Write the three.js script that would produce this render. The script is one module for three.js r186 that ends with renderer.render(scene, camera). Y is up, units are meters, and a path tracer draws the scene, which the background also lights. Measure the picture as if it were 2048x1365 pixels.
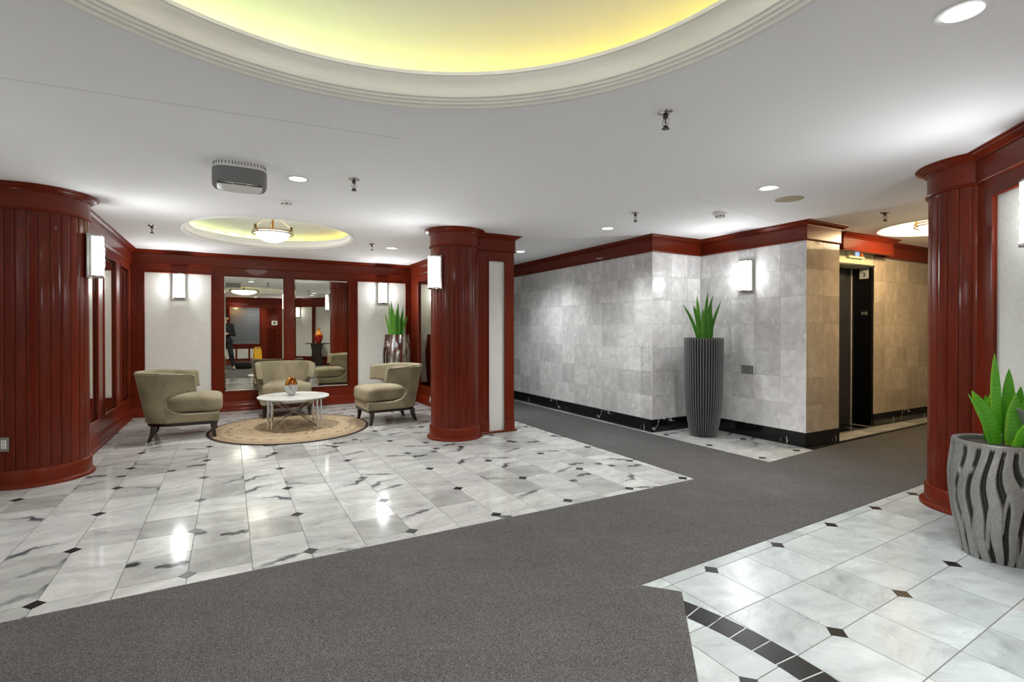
import * as THREE from 'three';
import { RoundedBoxGeometry } from 'three/addons/geometries/RoundedBoxGeometry.js';
import { mergeGeometries, mergeVertices, toCreasedNormals as creased } from 'three/addons/utils/BufferGeometryUtils.js';
import { MarchingCubes } from 'three/addons/objects/MarchingCubes.js';
import { RectAreaLightUniformsLib } from 'three/addons/lights/RectAreaLightUniformsLib.js';

// ---------------------------------------------------------------- camera, light levels
const scene = new THREE.Scene();
scene.background = new THREE.Color(0x000000);
const camera = new THREE.PerspectiveCamera(67.37, 2048 / 1365, 0.03, 80);
camera.position.set(0, 1.2938, 0);
camera.rotation.order = 'YXZ';
camera.rotation.set(-0.006, -0.5043, 0);
camera.setViewOffset(2048, 1365, 0, 15.78, 2048, 1365);
camera.updateProjectionMatrix();
scene.add(camera);
const renderer = new THREE.WebGLRenderer({ antialias: true });
renderer.toneMapping = THREE.LinearToneMapping;
renderer.toneMappingExposure = 2.02;
renderer.shadowMap.enabled = true;
renderer.shadowMap.type = THREE.PCFSoftShadowMap;
RectAreaLightUniformsLib.init();
const LIGHT = {
  sconce: 0.42, sconceOut: 1.25, down: 6.8, bigUp: 4.6, bigDown: 5.2, smallBowl: 1.7, smallDown: 4.4, liftBowl: 3.0,
  cove: 0.011, smallCove: 0.006,
};
const WHITE = new THREE.Color(0.965, 0.985, 1), WARM = new THREE.Color(1, 0.71, 0.38), SOFT = new THREE.Color(1, 0.975, 0.93);

// ---------------------------------------------------------------- numbers of the room
const CE = 2.49;                    // ceiling
const ZB = -9.3, XL = -1.27, XA = 2.98, XM = 4.66, ZM = -4.79, XC = 5.53, ZE = -3.35, ZR = -3.68;
const FR = 2.28, CR = 2.43;         // underside of the frieze, underside of the crown
const PT = 2.17;                    // top of the wall panels
const GX = -0.808, GZ = -3.867, CX = 0.61, CZ = 0.6786;   // floor tile grid

// ---------------------------------------------------------------- helpers
const toCreasedNormals = (g, a) => { if (!g.index) g.setIndex([...Array(g.attributes.position.count).keys()]); return creased(g, a); };
let seed = 7;
const rnd = () => { seed = (seed * 1664525 + 1013904223) >>> 0; return seed / 4294967296; };
const rr = (a, b) => a + (b - a) * rnd();
const V = (x, y, z) => new THREE.Vector3(x, y, z);
const used = {};
const numbered = n => { const k = used[n] = (used[n] ?? -1) + 1; return k ? `${n}_${String(k).padStart(3, '0')}` : n; };
function tag(o, label, category, group) {
  o.userData.label = label; o.userData.category = category;
  if (group) o.userData.group = group;
  return o;
}
function thing(name, label, category, pos = [0, 0, 0], turn = 0, group) {
  const o = new THREE.Group(); o.name = numbered(name); scene.add(o);
  o.position.set(...pos); o.rotation.y = turn;
  return tag(o, label, category, group);
}
function struct(name, pos = [0, 0, 0], turn = 0) {
  const o = new THREE.Group(); o.name = name; scene.add(o);
  o.position.set(...pos); o.rotation.y = turn; o.userData.kind = 'structure';
  return o;
}
function part(name, geo, mat, parent, label) {
  const m = new THREE.Mesh(Array.isArray(geo) ? merge(geo) : geo, mat);
  m.name = name; m.castShadow = m.receiveShadow = true; parent.add(m);
  if (label) m.userData.label = label;
  return m;
}
function dup(root, pos, turn, label, group) {
  const c = root.clone(); c.name = numbered(root.name.replace(/_\d{3}$/, '')); scene.add(c);
  c.position.set(...pos); c.rotation.y = turn; c.userData = { ...root.userData };
  if (label) c.userData.label = label;
  if (group) c.userData.group = group;
  return c;
}
function merge(list) {
  const gs = list.map(g => {
    const n = g.index ? g.toNonIndexed() : g.clone();
    for (const k of Object.keys(n.attributes)) if (!['position', 'normal', 'uv'].includes(k)) n.deleteAttribute(k);
    if (!n.attributes.uv) n.setAttribute('uv', new THREE.BufferAttribute(new Float32Array(n.attributes.position.count * 2), 2));
    return n;
  });
  return mergeGeometries(gs);
}
// uv in metres, u along the grain axis
function metricUV(geo, grain = 'y', off = 0) {
  const g = geo.index ? geo.toNonIndexed() : geo, p = g.attributes.position, n = p.count, uv = new Float32Array(n * 2);
  const a = V(), b = V(), c = V(), ax = 'xyz';
  for (let i = 0; i < n; i += 3) {
    a.fromBufferAttribute(p, i); b.fromBufferAttribute(p, i + 1); c.fromBufferAttribute(p, i + 2);
    const nn = b.clone().sub(a).cross(c.clone().sub(a)), m = [Math.abs(nn.x), Math.abs(nn.y), Math.abs(nn.z)];
    const d = ax[m.indexOf(Math.max(...m))], rest = [...ax].filter(k => k !== d);
    const u = rest.includes(grain) ? grain : rest[0], v = rest.find(k => k !== u);
    [a, b, c].forEach((q, k) => { uv[(i + k) * 2] = q[u] + off; uv[(i + k) * 2 + 1] = q[v] + off * 0.37; });
  }
  g.setAttribute('uv', new THREE.BufferAttribute(uv, 2));
  return g;
}
function bx(w, h, d, x = 0, y = 0, z = 0, { r = 0.003, grain = 'y', off = null, turn = null } = {}) {
  const rad = Math.min(r, w / 2.2, h / 2.2, d / 2.2);
  let g = rad > 0 ? new RoundedBoxGeometry(w, h, d, 1, rad) : new THREE.BoxGeometry(w, h, d);
  g = metricUV(g, grain, off === null ? rnd() * 3 : off);
  if (turn) { g.rotateX(turn[0]); g.rotateY(turn[1]); g.rotateZ(turn[2]); }
  g.translate(x, y, z);
  return g;
}
function loft(rings, { caps = true, closed = true, crease = 0.7, uScale = 1 } = {}) {
  const n = rings[0].length, pos = [], uv = [];
  const cum = [0];
  for (let i = 1; i < rings.length; i++) cum[i] = cum[i - 1] + rings[i][0].distanceTo(rings[i - 1][0]);
  const wid = r => { const w = [0]; for (let k = 1; k <= n; k++) w[k] = w[k - 1] + r[k % n].distanceTo(r[k - 1]); return w; };
  const ws = rings.map(wid), m = closed ? n : n - 1;
  const put = (v, a, b) => { pos.push(v.x, v.y, v.z); uv.push(a * uScale, b); };
  for (let i = 0; i + 1 < rings.length; i++) for (let k = 0; k < m; k++) {
    const A = rings[i][k], B = rings[i][(k + 1) % n], C = rings[i + 1][(k + 1) % n], D = rings[i + 1][k];
    const t = [[A, cum[i], ws[i][k]], [B, cum[i], ws[i][k + 1]], [C, cum[i + 1], ws[i + 1][k + 1]], [D, cum[i + 1], ws[i + 1][k]]];
    for (const q of [0, 1, 2, 0, 2, 3]) put(...t[q]);
  }
  if (caps) for (const [r, flip] of [[rings[0], true], [rings[rings.length - 1], false]]) {
    const c = r.reduce((s, v) => s.add(v), V()).multiplyScalar(1 / n);
    for (let k = 0; k < n; k++) { const a = r[k], b = r[(k + 1) % n]; for (const q of flip ? [c, b, a] : [c, a, b]) put(q, q.x, q.y + q.z); }
  }
  const g = new THREE.BufferGeometry();
  g.setAttribute('position', new THREE.Float32BufferAttribute(pos, 3));
  g.setAttribute('uv', new THREE.Float32BufferAttribute(uv, 2));
  return crease ? toCreasedNormals(g, crease) : (g.computeVertexNormals(), g);
}
// profile [[out, y], ...] carried along a plan path [[x, z], ...]; side +1: out is to the right of the walking direction seen from above
function sweep(path, profile, { side = 1, closed = false, crease = 0.5, caps = true } = {}) {
  const n = path.length, rings = [];
  const dir = (a, b) => { const d = [b[0] - a[0], b[1] - a[1]], l = Math.hypot(...d); return [d[0] / l, d[1] / l]; };
  for (let i = 0; i < n; i++) {
    const p = path[i], prev = closed ? path[(i + n - 1) % n] : path[Math.max(i - 1, 0)], next = closed ? path[(i + 1) % n] : path[Math.min(i + 1, n - 1)];
    const d1 = i || closed ? dir(prev, p) : dir(p, next), d2 = i < n - 1 || closed ? dir(p, next) : d1;
    const n1 = [-d1[1] * side, d1[0] * side], n2 = [-d2[1] * side, d2[0] * side];
    let m = [n1[0] + n2[0], n1[1] + n2[1]]; const k = 2 / (m[0] * m[0] + m[1] * m[1]); m = [m[0] * k, m[1] * k];
    rings.push(profile.map(([o, y]) => V(p[0] + m[0] * o, y, p[1] + m[1] * o)));
  }
  if (closed) rings.push(rings[0].map(v => v.clone()));
  const g = loft(rings, { caps: caps && !closed, crease });
  return fixWinding(g);
}
function fixWinding(g) {            // closed solids: make the signed volume positive
  const p = g.attributes.position.array; let vol = 0;
  for (let i = 0; i < p.length; i += 9) {
    const [ax, ay, az, bx_, by, bz, cx, cy, cz] = p.slice(i, i + 9);
    vol += ax * (by * cz - bz * cy) + ay * (bz * cx - bx_ * cz) + az * (bx_ * cy - by * cx);
  }
  if (vol < 0) {
    for (const k of Object.keys(g.attributes)) {
      const a = g.attributes[k], s = a.itemSize, t = a.array;
      for (let i = 0; i < a.count; i += 3) for (let j = 0; j < s; j++) { const q = t[(i + 1) * s + j]; t[(i + 1) * s + j] = t[(i + 2) * s + j]; t[(i + 2) * s + j] = q; }
    }
    const nn = g.attributes.normal.array; for (let i = 0; i < nn.length; i++) nn[i] = -nn[i];
  }
  return g;
}
const solid = (rings, o) => fixWinding(loft(rings, o));
function lathe(pts, seg = 48, crease = 0.5) {
  const g = new THREE.LatheGeometry(pts.map(([r, y]) => new THREE.Vector2(Math.max(r, 0), y)), seg);
  return toCreasedNormals(g, crease);
}
function rod(a, b, r, seg = 8) {
  const d = b.clone().sub(a), g = new THREE.CylinderGeometry(r, r, d.length(), seg);
  g.applyQuaternion(new THREE.Quaternion().setFromUnitVectors(V(0, 1, 0), d.clone().normalize()));
  g.translate(...a.clone().add(b).multiplyScalar(0.5).toArray());
  return g;
}
function bar(a, b, w, d = w) {
  const v = b.clone().sub(a), g = metricUV(new RoundedBoxGeometry(w, v.length(), d, 1, Math.min(w, d) * 0.12), 'y');
  const y = v.clone().normalize(), x = V(0, 1, 0).cross(y); if (x.length() < 1e-3) x.set(1, 0, 0); x.normalize();
  const z = x.clone().cross(y);
  g.applyMatrix4(new THREE.Matrix4().makeBasis(x, y, z));
  g.translate(...a.clone().add(b).multiplyScalar(0.5).toArray());
  return g;
}
function tube(pts, r, seg = 24, rs = 8, closed = false) { return new THREE.TubeGeometry(new THREE.CatmullRomCurve3(pts, closed), seg, r, rs, closed); }

// ---------------------------------------------------------------- noise and textures
const hash = (x, y, s) => { let h = (x * 374761393 + y * 668265263 + s * 2246822519) | 0; h = Math.imul(h ^ (h >>> 13), 1274126177); h ^= h >>> 16; return (h >>> 0) / 4294967296; };
function vn(x, y, s, px = 0, py = 0) {
  const xi = Math.floor(x), yi = Math.floor(y), fx = x - xi, fy = y - yi, u = fx * fx * (3 - 2 * fx), v = fy * fy * (3 - 2 * fy);
  const W = (i, p) => p ? ((i % p) + p) % p : i;
  const a = hash(W(xi, px), W(yi, py), s), b = hash(W(xi + 1, px), W(yi, py), s), c = hash(W(xi, px), W(yi + 1, py), s), d = hash(W(xi + 1, px), W(yi + 1, py), s);
  return a + (b - a) * u + (c - a) * v + (a - b - c + d) * u * v;
}
function fbm(x, y, s, oct = 5, px = 0, py = 0) { let a = 0.5, t = 0, w = 0; for (let o = 0; o < oct; o++) { t += a * vn(x, y, s + o * 17, px, py); w += a; a *= 0.5; x *= 2; y *= 2; px *= 2; py *= 2; } return t / w; }
const sm = (a, b, x) => { const t = Math.min(1, Math.max(0, (x - a) / (b - a))); return t * t * (3 - 2 * t); };
function tex(w, h, fn, { srgb = true, repeat = null } = {}) {
  const d = new Uint8Array(w * h * 4);
  for (let j = 0; j < h; j++) for (let i = 0; i < w; i++) {
    const c = fn(i / w, j / h, i, j), k = (j * w + i) * 4;
    for (let q = 0; q < 3; q++) d[k + q] = Math.max(0, Math.min(255, Math.round(c[q])));
    d[k + 3] = 255;
  }
  const t = new THREE.DataTexture(d, w, h, THREE.RGBAFormat);
  t.magFilter = THREE.LinearFilter; t.minFilter = THREE.LinearMipmapLinearFilter; t.generateMipmaps = true;
  t.wrapS = t.wrapT = THREE.RepeatWrapping;
  if (srgb) t.colorSpace = THREE.SRGBColorSpace;
  if (repeat) t.repeat.set(...repeat);
  t.needsUpdate = true;
  return t;
}
const std = o => new THREE.MeshPhysicalMaterial({ roughness: 0.5, metalness: 0, ...o });
const srgb = (r, g, b) => new THREE.Color().setRGB(r / 255, g / 255, b / 255, THREE.SRGBColorSpace);

// polished white floor marble: a pale body, hair veins and, on some, a broad grey streak
const floorTex = [];
for (let k = 0; k < 10; k++) {
  const s = 100 + k * 31, bold = [0, 0.9, 0, 0.7, 1, 0.35, 0, 1, 0.2, 0][k], base = [188, 179, 184, 168, 186, 174, 191, 168, 181, 156][k], ang = 0.25 + 0.3 * hash(k, 3, 9);
  const ca = Math.cos(ang), sa = Math.sin(ang), cut = 0.25 + 0.45 * hash(k, 5, 1);
  floorTex.push(tex(224, 224, (u, v) => {
    const wx = fbm(u * 3, v * 3, s, 4) - 0.5, wy = fbm(u * 3 + 7, v * 3 + 3, s + 5, 4) - 0.5;
    const a = (u * ca + v * sa) + wx * 0.5, b = (-u * sa + v * ca) + wy * 0.35;
    const cloud = fbm(a * 2.2, b * 5, s + 9, 5);
    const r1 = Math.abs(fbm(a * 2, b * 7, s + 11, 4) - 0.5), hair = 1 - sm(0, 0.02, r1);
    const strip = 1 - sm(0.025, 0.13 + 0.08 * cloud, Math.abs(b - cut + 0.28 * (fbm(a * 2.4, 1.3, s + 21, 3) - 0.5)));
    const streak = bold * strip * sm(0.34, 0.56, fbm(a * 2.4, b * 5, s + 40, 4)) * sm(0.2, 0.45, fbm(u * 1.6 + 3, v * 1.6, s + 60, 2));
    const g = base + (cloud - 0.5) * 40 - hair * 12 - streak * 102 + (hash(u * 4096 | 0, v * 4096 | 0, s) - 0.5) * 5;
    return [g - streak * 4, g + 1 - streak, g - 2 + streak * 5];
  }));
}
// grey wall marble, cloudy with white threads
const wallTex = [];
for (let k = 0; k < 8; k++) {
  const s = 700 + k * 41, base = [224, 213, 228, 207, 219, 231, 210, 225][k], ang = hash(k, 2, 4) * 3.1, ca = Math.cos(ang), sa = Math.sin(ang);
  wallTex.push(tex(192, 192, (u, v) => {
    const wx = fbm(u * 3, v * 3, s, 4) - 0.5, wy = fbm(u * 3 + 9, v * 3, s + 3, 4) - 0.5;
    const a = u * ca + v * sa + wx * 0.3, b = -u * sa + v * ca + wy * 0.3;
    const c = 0.6 * fbm(a * 4.5, b * 6.5, s + 8, 5) + 0.4 * fbm(a * 2, b * 3, s + 9, 3), r = Math.abs(fbm(a * 1.1, b * 5, s + 15, 3) - 0.5), r2 = Math.abs(fbm(a * 3, b * 2, s + 25, 3) - 0.5);
    const thread = (1 - sm(0, 0.018, r)) * sm(0.36, 0.55, fbm(u * 2, v * 2, s + 30, 2)), dark = (1 - sm(0, 0.02, r2)) * 0.5;
    const g = base + (c - 0.5) * 60 + thread * 30 - dark * 12;
    return [g + 1, g, g - 1];
  }));
}
const blackTex = [];
for (let k = 0; k < 3; k++) {
  const s = 1300 + k * 29;
  blackTex.push(tex(256, 96, (u, v) => {
    const w = fbm(u * 5, v * 3, s, 4) - 0.5, r = Math.abs(fbm(u * 4.2 + w * 0.9, v * 0.9 + w * 0.5, s + 5, 3) - 0.5);
    const t = (1 - sm(0.004, 0.018, r)) * sm(0.45, 0.6, fbm(u * 3, v * 1.2, s + 9, 3)), r2 = Math.abs(fbm(u * 9 + w, v * 2, s + 7, 3) - 0.5);
    const g = 16 + t * 165 + (1 - sm(0, 0.01, r2)) * 18;
    return [g, g, g * 0.98];
  }));
}
// red mahogany
const woodTex = [0, 1].map(k => tex(512, 256, (u, v) => {
  const s = 1500 + k * 100, w = fbm(u * 4, v * 6, s, 3, 4, 6) - 0.5;
  const f = fbm(u * 6, v * 120 + w * 3, s + 4, 2, 6, 120), g = fbm(u * 3, v * 14 + w * 4, s + 8, 4, 3, 14), pore = sm(0.66, 0.8, vn(u * 40, v * 128, s + 3, 40, 128));
  const m = 0.88 + (g - 0.5) * 0.13 + (f - 0.5) * 0.16 - pore * 0.07;
  return [118 * m, 38 * m * (0.96 + 0.08 * g), 17 * m];
}));
const carpetTex = tex(1024, 1024, (u, v, i, j) => {
  const a = fbm(u * 5, v * 5, 31, 3, 5, 5), blotch = fbm(u * 2, v * 2, 47, 2, 2, 2), n = hash(i >> 1, j >> 1, 5), n2 = hash(i >> 2, j >> 1, 9);
  const rib = 0.5 + 0.5 * Math.sin((u * 90 + v * 90) * 6.2832) * Math.sin((u * 90 - v * 90) * 6.2832);
  const k = 75 + (n - 0.5) * 62 + (n2 - 0.5) * 48 + (rib - 0.5) * 22 + (a - 0.5) * 14, red = sm(0.62, 0.85, blotch) * 7;
  return [k + 1 + red, k - 0.5, k - 2];
});
const carpetBump = tex(512, 512, (u, v, i, j) => { const n = hash(i >> 1, j >> 1, 5), rib = 0.5 + 0.5 * Math.sin((u * 45 + v * 45) * 6.2832) * Math.sin((u * 45 - v * 45) * 6.2832); const k = 255 * (0.5 * n + 0.5 * rib); return [k, k, k]; }, { srgb: false });
const clothTex = tex(512, 512, (u, v, i, j) => {
  const zig = Math.abs(((v * 64 + Math.abs(((u * 16) % 1) - 0.5) * 3) % 1) - 0.5) * 2, n = fbm(u * 64, v * 64, 77, 3, 64, 64), k = 216 + (zig - 0.5) * 6 + (n - 0.5) * 16 + (hash(i, j, 3) - 0.5) * 8;
  return [k, k, k - 6];
});
const suedeTex = tex(256, 256, (u, v, i, j) => { const n = fbm(u * 6, v * 6, 88, 5, 6, 6), k = 0.9 + (n - 0.5) * 0.34 + (hash(i, j, 4) - 0.5) * 0.1; return [154 * k, 144 * k, 117 * k]; });
const leafTex = tex(64, 256, (u, v) => {
  const band = Math.abs(((v * 26 + 1.8 * fbm(u * 5, v * 12, 91, 3)) % 1) - 0.5) * 2, e = sm(0.36, 0.5, Math.abs(u - 0.5)), m = 0.91 + 0.1 * sm(0.1, 0.5, band);
  return [(80 + 40 * e) * m, (156 + 20 * e) * m, (26 + 10 * e) * m];
});
const stoneTex = tex(256, 256, (u, v) => { const w = fbm(u * 4, v * 4, 61, 4) - 0.5, c = fbm(u * 4 + w, v * 4 + w, 64, 5), r = Math.abs(fbm(u * 3 + w, v * 3, 67, 3) - 0.5), g = 190 + (c - 0.5) * 60 - (1 - sm(0, 0.02, r)) * 28; return [g, g + 1, g - 3]; });

const M = {
  ceiling: std({ color: srgb(246, 246, 247), roughness: 0.9 }),
  plaster: std({ color: srgb(232, 232, 228), roughness: 0.65 }),
  dome: std({ color: srgb(208, 208, 205), roughness: 0.9 }),
  grout: std({ color: srgb(96, 96, 94), roughness: 0.8 }),
  wallGrout: std({ color: srgb(160, 159, 156), roughness: 0.7 }),
  joint: std({ color: srgb(190, 190, 190), roughness: 0.9 }),
  cloth: std({ map: clothTex, color: 0xffffff, roughness: 0.85 }),
  carpet: std({ map: carpetTex, roughness: 1, bumpMap: carpetBump, bumpScale: 0.004 }),
  black: std({ color: srgb(26, 27, 27), roughness: 0.3, specularIntensity: 0.4 }),
  chrome: std({ color: srgb(205, 203, 200), metalness: 1, roughness: 0.12 }),
  steel: std({ color: srgb(170, 170, 168), metalness: 1, roughness: 0.32 }),
  darkMetal: std({ color: srgb(92, 90, 88), metalness: 1, roughness: 0.25 }),
  bronze: std({ color: srgb(120, 98, 62), metalness: 1, roughness: 0.3 }),
  brass: std({ color: srgb(196, 130, 62), metalness: 1, roughness: 0.16 }),
  mirror: std({ color: srgb(208, 206, 192), metalness: 1, roughness: 0.0 }),
  suede: std({ map: suedeTex, roughness: 0.92, sheen: 0.25, sheenRoughness: 0.6, sheenColor: new THREE.Color(0.8, 0.78, 0.65) }),
  nail: std({ color: srgb(190, 180, 160), metalness: 1, roughness: 0.25 }),
  espresso: std({ color: srgb(34, 22, 18), roughness: 0.3, clearcoat: 0.4, clearcoatRoughness: 0.2 }),
  stone: std({ map: stoneTex, roughness: 0.35 }),
  leaf: std({ map: leafTex, roughness: 0.42, transmission: 0 }),
  leafDark: std({ map: leafTex, color: srgb(196, 205, 190), roughness: 0.45 }),
  soil: std({ color: srgb(58, 50, 40), roughness: 1 }),
  white: std({ color: srgb(228, 228, 226), roughness: 0.4 }),
  detector: std({ color: srgb(244, 244, 241), roughness: 0.5 }),
  slot: std({ color: srgb(20, 20, 20), roughness: 0.8 }),
  greyFabric: std({ color: srgb(124, 124, 125), roughness: 0.9 }),
  lampGlass: new THREE.MeshStandardMaterial({ color: 0xffffff, roughness: 0.4, emissive: WHITE, emissiveIntensity: 2.4 }),
  bowlGlass: new THREE.MeshStandardMaterial({ color: 0xffffff, roughness: 0.4, emissive: SOFT, emissiveIntensity: 3.4 }),
  warmGlass: new THREE.MeshStandardMaterial({ color: 0xffffff, roughness: 0.4, emissive: new THREE.Color(1, 0.86, 0.62), emissiveIntensity: 2.4 }),
  downGlass: new THREE.MeshStandardMaterial({ color: 0xffffff, roughness: 0.4, emissive: WHITE, emissiveIntensity: 4.5 }),
};
M.wood = woodTex.map(t => std({ map: t, color: 0xffffff, roughness: 0.3, specularIntensity: 0.3, clearcoat: 0.22, clearcoatRoughness: 0.06 }));
M.woodB = woodTex.map(t => std({ map: t, color: srgb(235, 232, 232), roughness: 0.3, specularIntensity: 0.3, clearcoat: 0.22, clearcoatRoughness: 0.06 }));
const wood = () => (rnd() < 0.6 ? M.wood : M.woodB)[rnd() < 0.5 ? 0 : 1];
M.floorTile = floorTex.map(t => std({ map: t, roughness: 0.085, specularIntensity: 0.4 }));
M.coolTile = [0, 2, 6, 8, 5].map(k => std({ map: floorTex[k], color: srgb(234, 242, 245), roughness: 0.24, specularIntensity: 0.4 }));
M.wallTile = wallTex.map(t => std({ map: t, roughness: 0.1 }));
M.polishedTile = wallTex.map(t => std({ map: t, color: srgb(200, 188, 170), roughness: 0.04, specularIntensity: 1, clearcoat: 0.5, clearcoatRoughness: 0.02 }));
M.blackStone = blackTex.map(t => std({ map: t, roughness: 0.12 }));

// ================================================================ floor
const floor = struct('floor');
{
  const base = new THREE.BoxGeometry(16.2, 0.12, 13.6); base.translate(5, -0.0609, -4);
  part('floor_bed', metricUV(base, 'x'), M.grout, floor);
  // one tile: a polygon with a chamfered edge; q = corners [x, z] around its own centre
  const cache = {};
  function tileGeo(key, q, variant, top = 0) {
    const id = key + variant; if (cache[id]) return cache[id];
    const n = q.length, c = 0.0007, gap = 0.0019, pos = [], uv = [];
    const xs = q.map(p => p[0]), zs = q.map(p => p[1]), x0 = Math.min(...xs), z0 = Math.min(...zs), w = Math.max(...xs) - x0, h = Math.max(...zs) - z0;
    const inset = d => q.map(([x, z]) => { const l = Math.hypot(x, z); return [x - x / l * d * 1.4, z - z / l * d * 1.4]; });
    const A = inset(gap), B = inset(gap + c);
    const put = (p, y) => {
      let u = (p[0] - x0) / w, v = (p[1] - z0) / h;
      if (variant & 1) u = 1 - u; if (variant & 2) v = 1 - v;
      pos.push(p[0], y, p[1]); uv.push(u * 0.96 + 0.02, v * 0.96 + 0.02);
    };
    for (let i = 1; i + 1 < n; i++) { put(B[0], top); put(B[i + 1], top); put(B[i], top); }
    for (let i = 0; i < n; i++) {
      const j = (i + 1) % n;
      put(A[i], top - 0.0008); put(B[j], top); put(A[j], top - 0.0008); put(A[i], top - 0.0008); put(B[i], top); put(B[j], top);
      put(A[i], top - 0.0008); put(A[j], top - 0.0008); put(A[j], top - 0.006); put(A[i], top - 0.0008); put(A[j], top - 0.006); put(A[i], top - 0.006);
    }
    const g = new THREE.BufferGeometry();
    g.setAttribute('position', new THREE.Float32BufferAttribute(pos, 3)); g.setAttribute('uv', new THREE.Float32BufferAttribute(uv, 2));
    g.computeVertexNormals();
    return cache[id] = g;
  }
  const diamond = r => tileGeo('d' + r, [[-r, 0], [0, -r * 1.05], [r, 0], [0, r * 1.05]], 0, 0.0011);
  const tiles = [];
  const hx = CX / 2, hz = CZ / 2;
  const ql = [[-hx / 2, -hz / 2], [hx / 2, -hz / 2], [hx / 2, hz / 2], [-hx / 2, hz / 2]];
  for (let i = -5; i <= 14; i++) for (let j = -16; j <= 2; j++) {
    const x = GX + (i + 0.5) * hx, z = GZ + (j + 0.5) * hz;
    if (x < -2.2 || x > 3.62 || z < ZB - 0.1) continue;
    if (j === 2 && z - hz / 2 > -3.0) continue;
    tiles.push({ x, z, key: 'l', q: ql, mats: M.floorTile });
  }
  // the grid beyond the runner and under the tall planter runs a little askew
  const sx = 0.3055, sz = 0.326, sh = -0.0445, rx = 2.272, rz = -1.891;
  const qr = [[-sx / 2, -sz / 2 - sh * sx / 2], [sx / 2, -sz / 2 + sh * sx / 2], [sx / 2, sz / 2 + sh * sx / 2], [-sx / 2, sz / 2 - sh * sx / 2]];
  const RZ = (x, j) => rz + sh * (x - rx) + j * sz;
  for (let i = -6; i <= 12; i++) for (let j = -9; j <= 5; j++) {
    const x = rx + (i + 0.5) * sx, z = RZ(x, j + 0.5);
    const right = j >= -1 && x > 0.9 && x < 5.2 && z < 0.5, plant = j <= -4 && x > 4.5 && x < XC + 0.1 && z > -4.95;
    if (right || plant) tiles.push({ x, z, key: 'r', q: qr, mats: right ? M.coolTile : M.floorTile.filter((m, k) => [0, 1, 3, 6, 8].includes(k)) });
  }
  const v = new THREE.Vector3(); camera.updateMatrixWorld(true);
  for (const t of tiles) {
    v.set(t.x, 0, t.z).applyMatrix4(camera.matrixWorldInverse); const d = -v.z;
    const u = v.x / d * 1023.8 + 1024, y = 666.7 - v.y / d * 1023.8;
    t.seen = d > 0.3 && u > -90 && u < 2140 && y < 1440;
    t.size = t.seen ? 1 / (d * d * d) : 0;
  }
  tiles.sort((a, b) => b.size - a.size);
  let k = 0; const rest = [];
  for (const t of tiles) {
    const mat = t.mats[Math.floor(rnd() * t.mats.length)], g = tileGeo(t.key, t.q, Math.floor(rnd() * 4));
    if (t.seen && k < 290) { const m = part('floor_tile', g, mat, floor); m.position.set(t.x, 0, t.z); k++; }
    else rest.push([g.clone().translate(t.x, 0, t.z), mat]);
  }
  const far = part('far_floor_tiles', merge(rest.map(r => r[0])), M.floorTile[1], floor); far.userData.kind = 'stuff';
  // small black insets at every second crossing
  const dl = diamond(0.047);
  for (let i = -2; i <= 7; i++) for (let j = -8; j <= 1; j++) {
    const x = GX + i * CX, z = GZ + j * CZ;
    if (x < -2 || z < ZB + 0.1 || x > 3.6 || Math.hypot(x - 0.72, z + 7.36) < 1.0) continue;
    if (Math.hypot(x - 2.405, z + 5.8) < 0.36 || (x > 2.9 && x < 3.2 && z < -5.7)) continue;
    part('diamond_inset', dl, M.black, floor).position.set(x, 0, z);
  }
  const a = [2.405 + 0.02, -4.95];
  for (let i = -3; i <= 5; i++) for (let j = -5; j <= 2; j++) {
    const x = rx + 2 * i * sx, z = RZ(x, 2 * j);
    const right = j >= 0 && x > 1.2 && x < 5, plant = j <= -2 && x > 4.6 && x < 5.4 && z > -4.75;
    if (right && Math.abs(Math.hypot(x - 0.39, z + 1.255) - 1.52) < 0.1) continue;
    if (right || plant) part('diamond_inset', dl, M.black, floor).position.set(x, 0, z);
  }
  // black border laid on a circle under the big dome
  for (let k = -9; k < 12; k++) {
    const a0 = -0.26 + k * 0.0692, a1 = a0 + 0.0672, q = [], C = [0.39, -1.255];
    for (const [r, s] of [[1.452, 0], [1.452, 0.5], [1.452, 1], [1.583, 1], [1.583, 0.5], [1.583, 0]]) { const t = a0 + (a1 - a0) * s; q.push([C[0] + r * Math.cos(t), C[1] + r * Math.sin(t)]); }
    const m = [q.reduce((s, p) => s + p[0], 0) / 6, q.reduce((s, p) => s + p[1], 0) / 6];
    const g = tileGeo('arc' + k, q.map(p => [p[0] - m[0], p[1] - m[1]]), 0, 0.0012);
    part('border_tile', fixUp(g), M.black, floor).position.set(m[0], 0, m[1]);
  }
  function fixUp(g) { // the ring's corners run the other way round: turn faces that look down
    const p = g.attributes.position.array; const ax = p[3] - p[0], az = p[5] - p[2], bx_ = p[6] - p[0], bz = p[8] - p[2];
    if (az * bx_ - ax * bz < 0) for (const kk of ['position', 'uv']) { const s = g.attributes[kk].itemSize, t = g.attributes[kk].array; for (let i = 0; i < t.length / s; i += 3) for (let j = 0; j < s; j++) { const o = t[(i + 1) * s + j]; t[(i + 1) * s + j] = t[(i + 2) * s + j]; t[(i + 2) * s + j] = o; } }
    g.computeVertexNormals(); return g;
  }
  // plain strips at the foot of the marble walls
  const strip = (name, w, d, x, z, mat, turn = 0) => { const g = metricUV(new THREE.BoxGeometry(w, 0.005, d), 'x'); const m = part(name, g, mat, floor); m.position.set(x, -0.0018, z); m.rotation.y = turn; };
  for (let i = 0; i < 16; i++) strip('floor_tile', 0.09, 0.33, XM - 0.045, ZM - 0.165 - i * 0.3325, M.floorTile[(i * 3) % 9]);
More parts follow.
